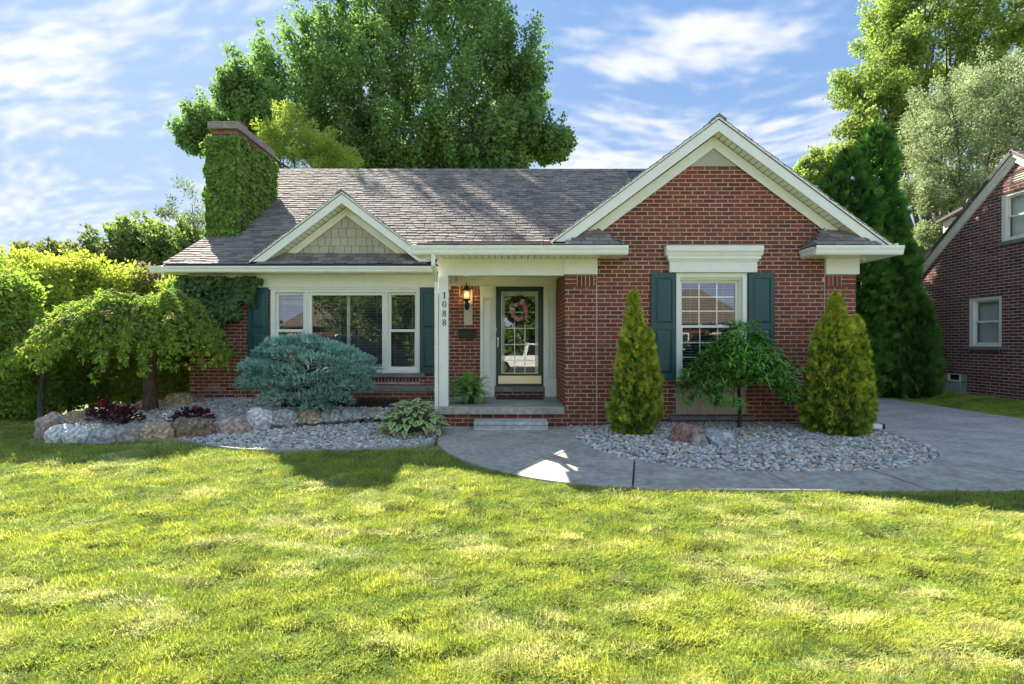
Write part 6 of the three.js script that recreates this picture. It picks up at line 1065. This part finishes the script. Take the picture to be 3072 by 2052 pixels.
{ // white pickup parked at the kerb
  const g = thing('pickup_truck', 'white pickup truck at the kerb, mirrored in the door glass', 'truck'), y = -0.42, z0 = -9.6, white = std([0.8, 0.8, 0.8], { roughness: 0.25 });
  const side = [[-2.6, 0.45], [-2.6, 1.0], [-0.55, 1.02], [-0.35, 1.75], [0.95, 1.75], [1.55, 1.1], [2.55, 0.98], [2.7, 0.8], [2.7, 0.45]].map(([x, v]) => [x + 1.2, v + y]);
  mesh('body', prism(side, z0 - 0.9, z0 + 0.9), white, g);
  for (const s of [-0.91, 0.905]) mesh('side_window', prism([[-0.38, 1.08], [-0.25, 1.65], [0.85, 1.65], [1.35, 1.12]].map(([a, b]) => [a + 1.2, b + y]), z0 + s, z0 + s + 0.006), M.black, g);
  for (const wx of [-1.7, 1.75]) for (const s of [-0.85, 0.85]) { const t = mesh('wheel', flat(new THREE.CylinderGeometry(0.38, 0.38, 0.24, 24)).rotateX(Math.PI / 2), M.black, g); t.position.copy(V(wx + 1.2, y + 0.38, z0 + s)); mesh('rim', flat(new THREE.CylinderGeometry(0.22, 0.22, 0.26, 16)).rotateX(Math.PI / 2), M.nickel, t); }
  rebase(g, V(1.2, y, z0));
}
// ---------------------------------------------------------------- grass
{
  const tuft = (n, L, R, lean) => { const l = []; for (let i = 0; i < n; i++) { const b = bladeGeo(L * rr(0.55, 1.15), rr(0.0036, 0.0058), rr(0.3, 1.5), 2, 0); b.rotateX(rr(0.0, 0.55)); b.rotateY(rr(-lean, lean)); b.translate(rr(-R, R), -0.006, rr(-R, R)); const t = rand(), dry = rand() < 0.16, c = dry ? [0.42, 0.36, 0.17] : mixc([0.72, 0.80, 0.55], [1.15, 1.12, 1.1], t), m = dry ? 2.0 : 1; l.push(paint(b, c.map((v) => v * m))); } return mergeGeometries(l); };
  const geos = [tuft(26, 0.058, 0.05, 2.2), tuft(26, 0.050, 0.05, 3.14), tuft(28, 0.062, 0.048, 1.6), tuft(24, 0.046, 0.055, 3.14)], lists = geos.map(() => []);
  const add = (x, Z, sc) => lists[Math.floor(rand() * 4)].push(x, Z, sc);
  for (let Z = 1.9; Z < 9.4;) {
    const d = Z < 3.2 ? 0.0205 : Z < 4.6 ? 0.0235 : Z < 6 ? 0.029 : 0.036, half = Z * 1.06 + 0.4;
    for (let x = -half; x < half; x += d) { const X = x + rr(-0.5, 0.5) * d, z = Z + rr(-0.5, 0.5) * d; if (onLawn(X, z)) add(X, z, d / 0.0235); } Z += d;
  }
  for (let Z = 5; Z < 16; Z += 0.034) for (let x = 9.15; x < 10.75; x += 0.034) { const X = x + rr(-0.5, 0.5) * 0.034, z = Z + rr(-0.5, 0.5) * 0.034; if (X > 9.17 && X < 10.58) add(X, z, 0.9); }
  const g = thing('grass', 'sunlit yellow green mown grass of the front lawn', 'grass'); delete g.userData.category; g.userData.kind = 'stuff';
  const m = new THREE.Matrix4(), q = new THREE.Quaternion(), q2 = new THREE.Quaternion(), e = new THREE.Euler(), p = new THREE.Vector3(), s = new THREE.Vector3(), c = new THREE.Color();
  lists.forEach((L, k) => {
    const n = L.length / 3, im = new THREE.InstancedMesh(geos[k], M.grass, n); im.name = 'grass'; im.userData.kind = 'stuff'; im.receiveShadow = im.castShadow = true;
    for (let i = 0; i < n; i++) {
      const x = L[3 * i], Z = L[3 * i + 1], sc = L[3 * i + 2], near = onLawn(x, Z) && Z < 8 ? 1 : 0.4;
      const big = fbm(x * 0.8 + 4, Z * 1.5 + 2, 3), dryN = 0.75 * fbm(x * 1.1 - 3, Z * 3.4, 4) + 0.25 * n2(x * 0.35, Z * 0.8) + 0.10 * smooth(x, -1, 3) * smooth(6 - Z, 0, 2), clumpN = n2(x * 5, Z * 7), dry = x > 9 ? 0 : smooth(dryN, 0.05, 0.5), flow = n2(x * 0.9 + 20, Z * 1.1) * 2.4;
      const h = (0.74 + 0.3 * smooth(n2(x * 2.7 + 40, Z * 5.5), 0.45, 0.8) + 0.36 * big + 0.34 * clumpN) * (0.8 + 0.4 * rand()) * (near < 1 ? 0.8 : 1);
      q.setFromEuler(e.set(rr(-0.2, 0.2), flow + rr(-1.1, 1.1), rr(-0.2, 0.2))); q2.setFromEuler(e.set(0.25 + 0.5 * dry * n2(x * 1.3, Z * 2 + 9), 0, 0.35 * n2(x * 1.1 + 5, Z * 2))); q.premultiply(q2);
      m.compose(p.set(x, G(x, Z) + (near === 1 ? lump(x, Z) * smooth(Math.min(edgeDist(x, Z, walkPoly), edgeDist(x, Z, upperBed), edgeDist(x, Z, lowerBed)), 0, 0.3) : 0) - 0.010, -Z), q, s.set(lerp(1, sc, 0.7), Math.max(0.45, h), lerp(1, sc, 0.7))); im.setMatrixAt(i, m);
      const paintedHollow = smooth(n2(x * 2.7 + 40, Z * 5.5), 0.45, 0.8) * (x > 9 ? 0 : 1), edge = x > 9 ? 1.35 : 1 - 0.45 * paintedHollow; const g0 = mixc([0.15, 0.27, 0.025], [0.53, 0.56, 0.085], clamp(0.52 + 0.5 * big + 0.30 * clumpN + 0.22 * n2(x * 13, Z * 17))), col = mixc(g0, [0.74, 0.70, 0.36], dry * 0.68), v = rr(0.82, 1.18) * edge; im.setColorAt(i, c.setRGB(col[0] * v, col[1] * v, col[2] * v));  // shaded hollows are painted into the colour of some tufts
    }
    g.add(im);
  });
}
renderer.render(scene, camera);
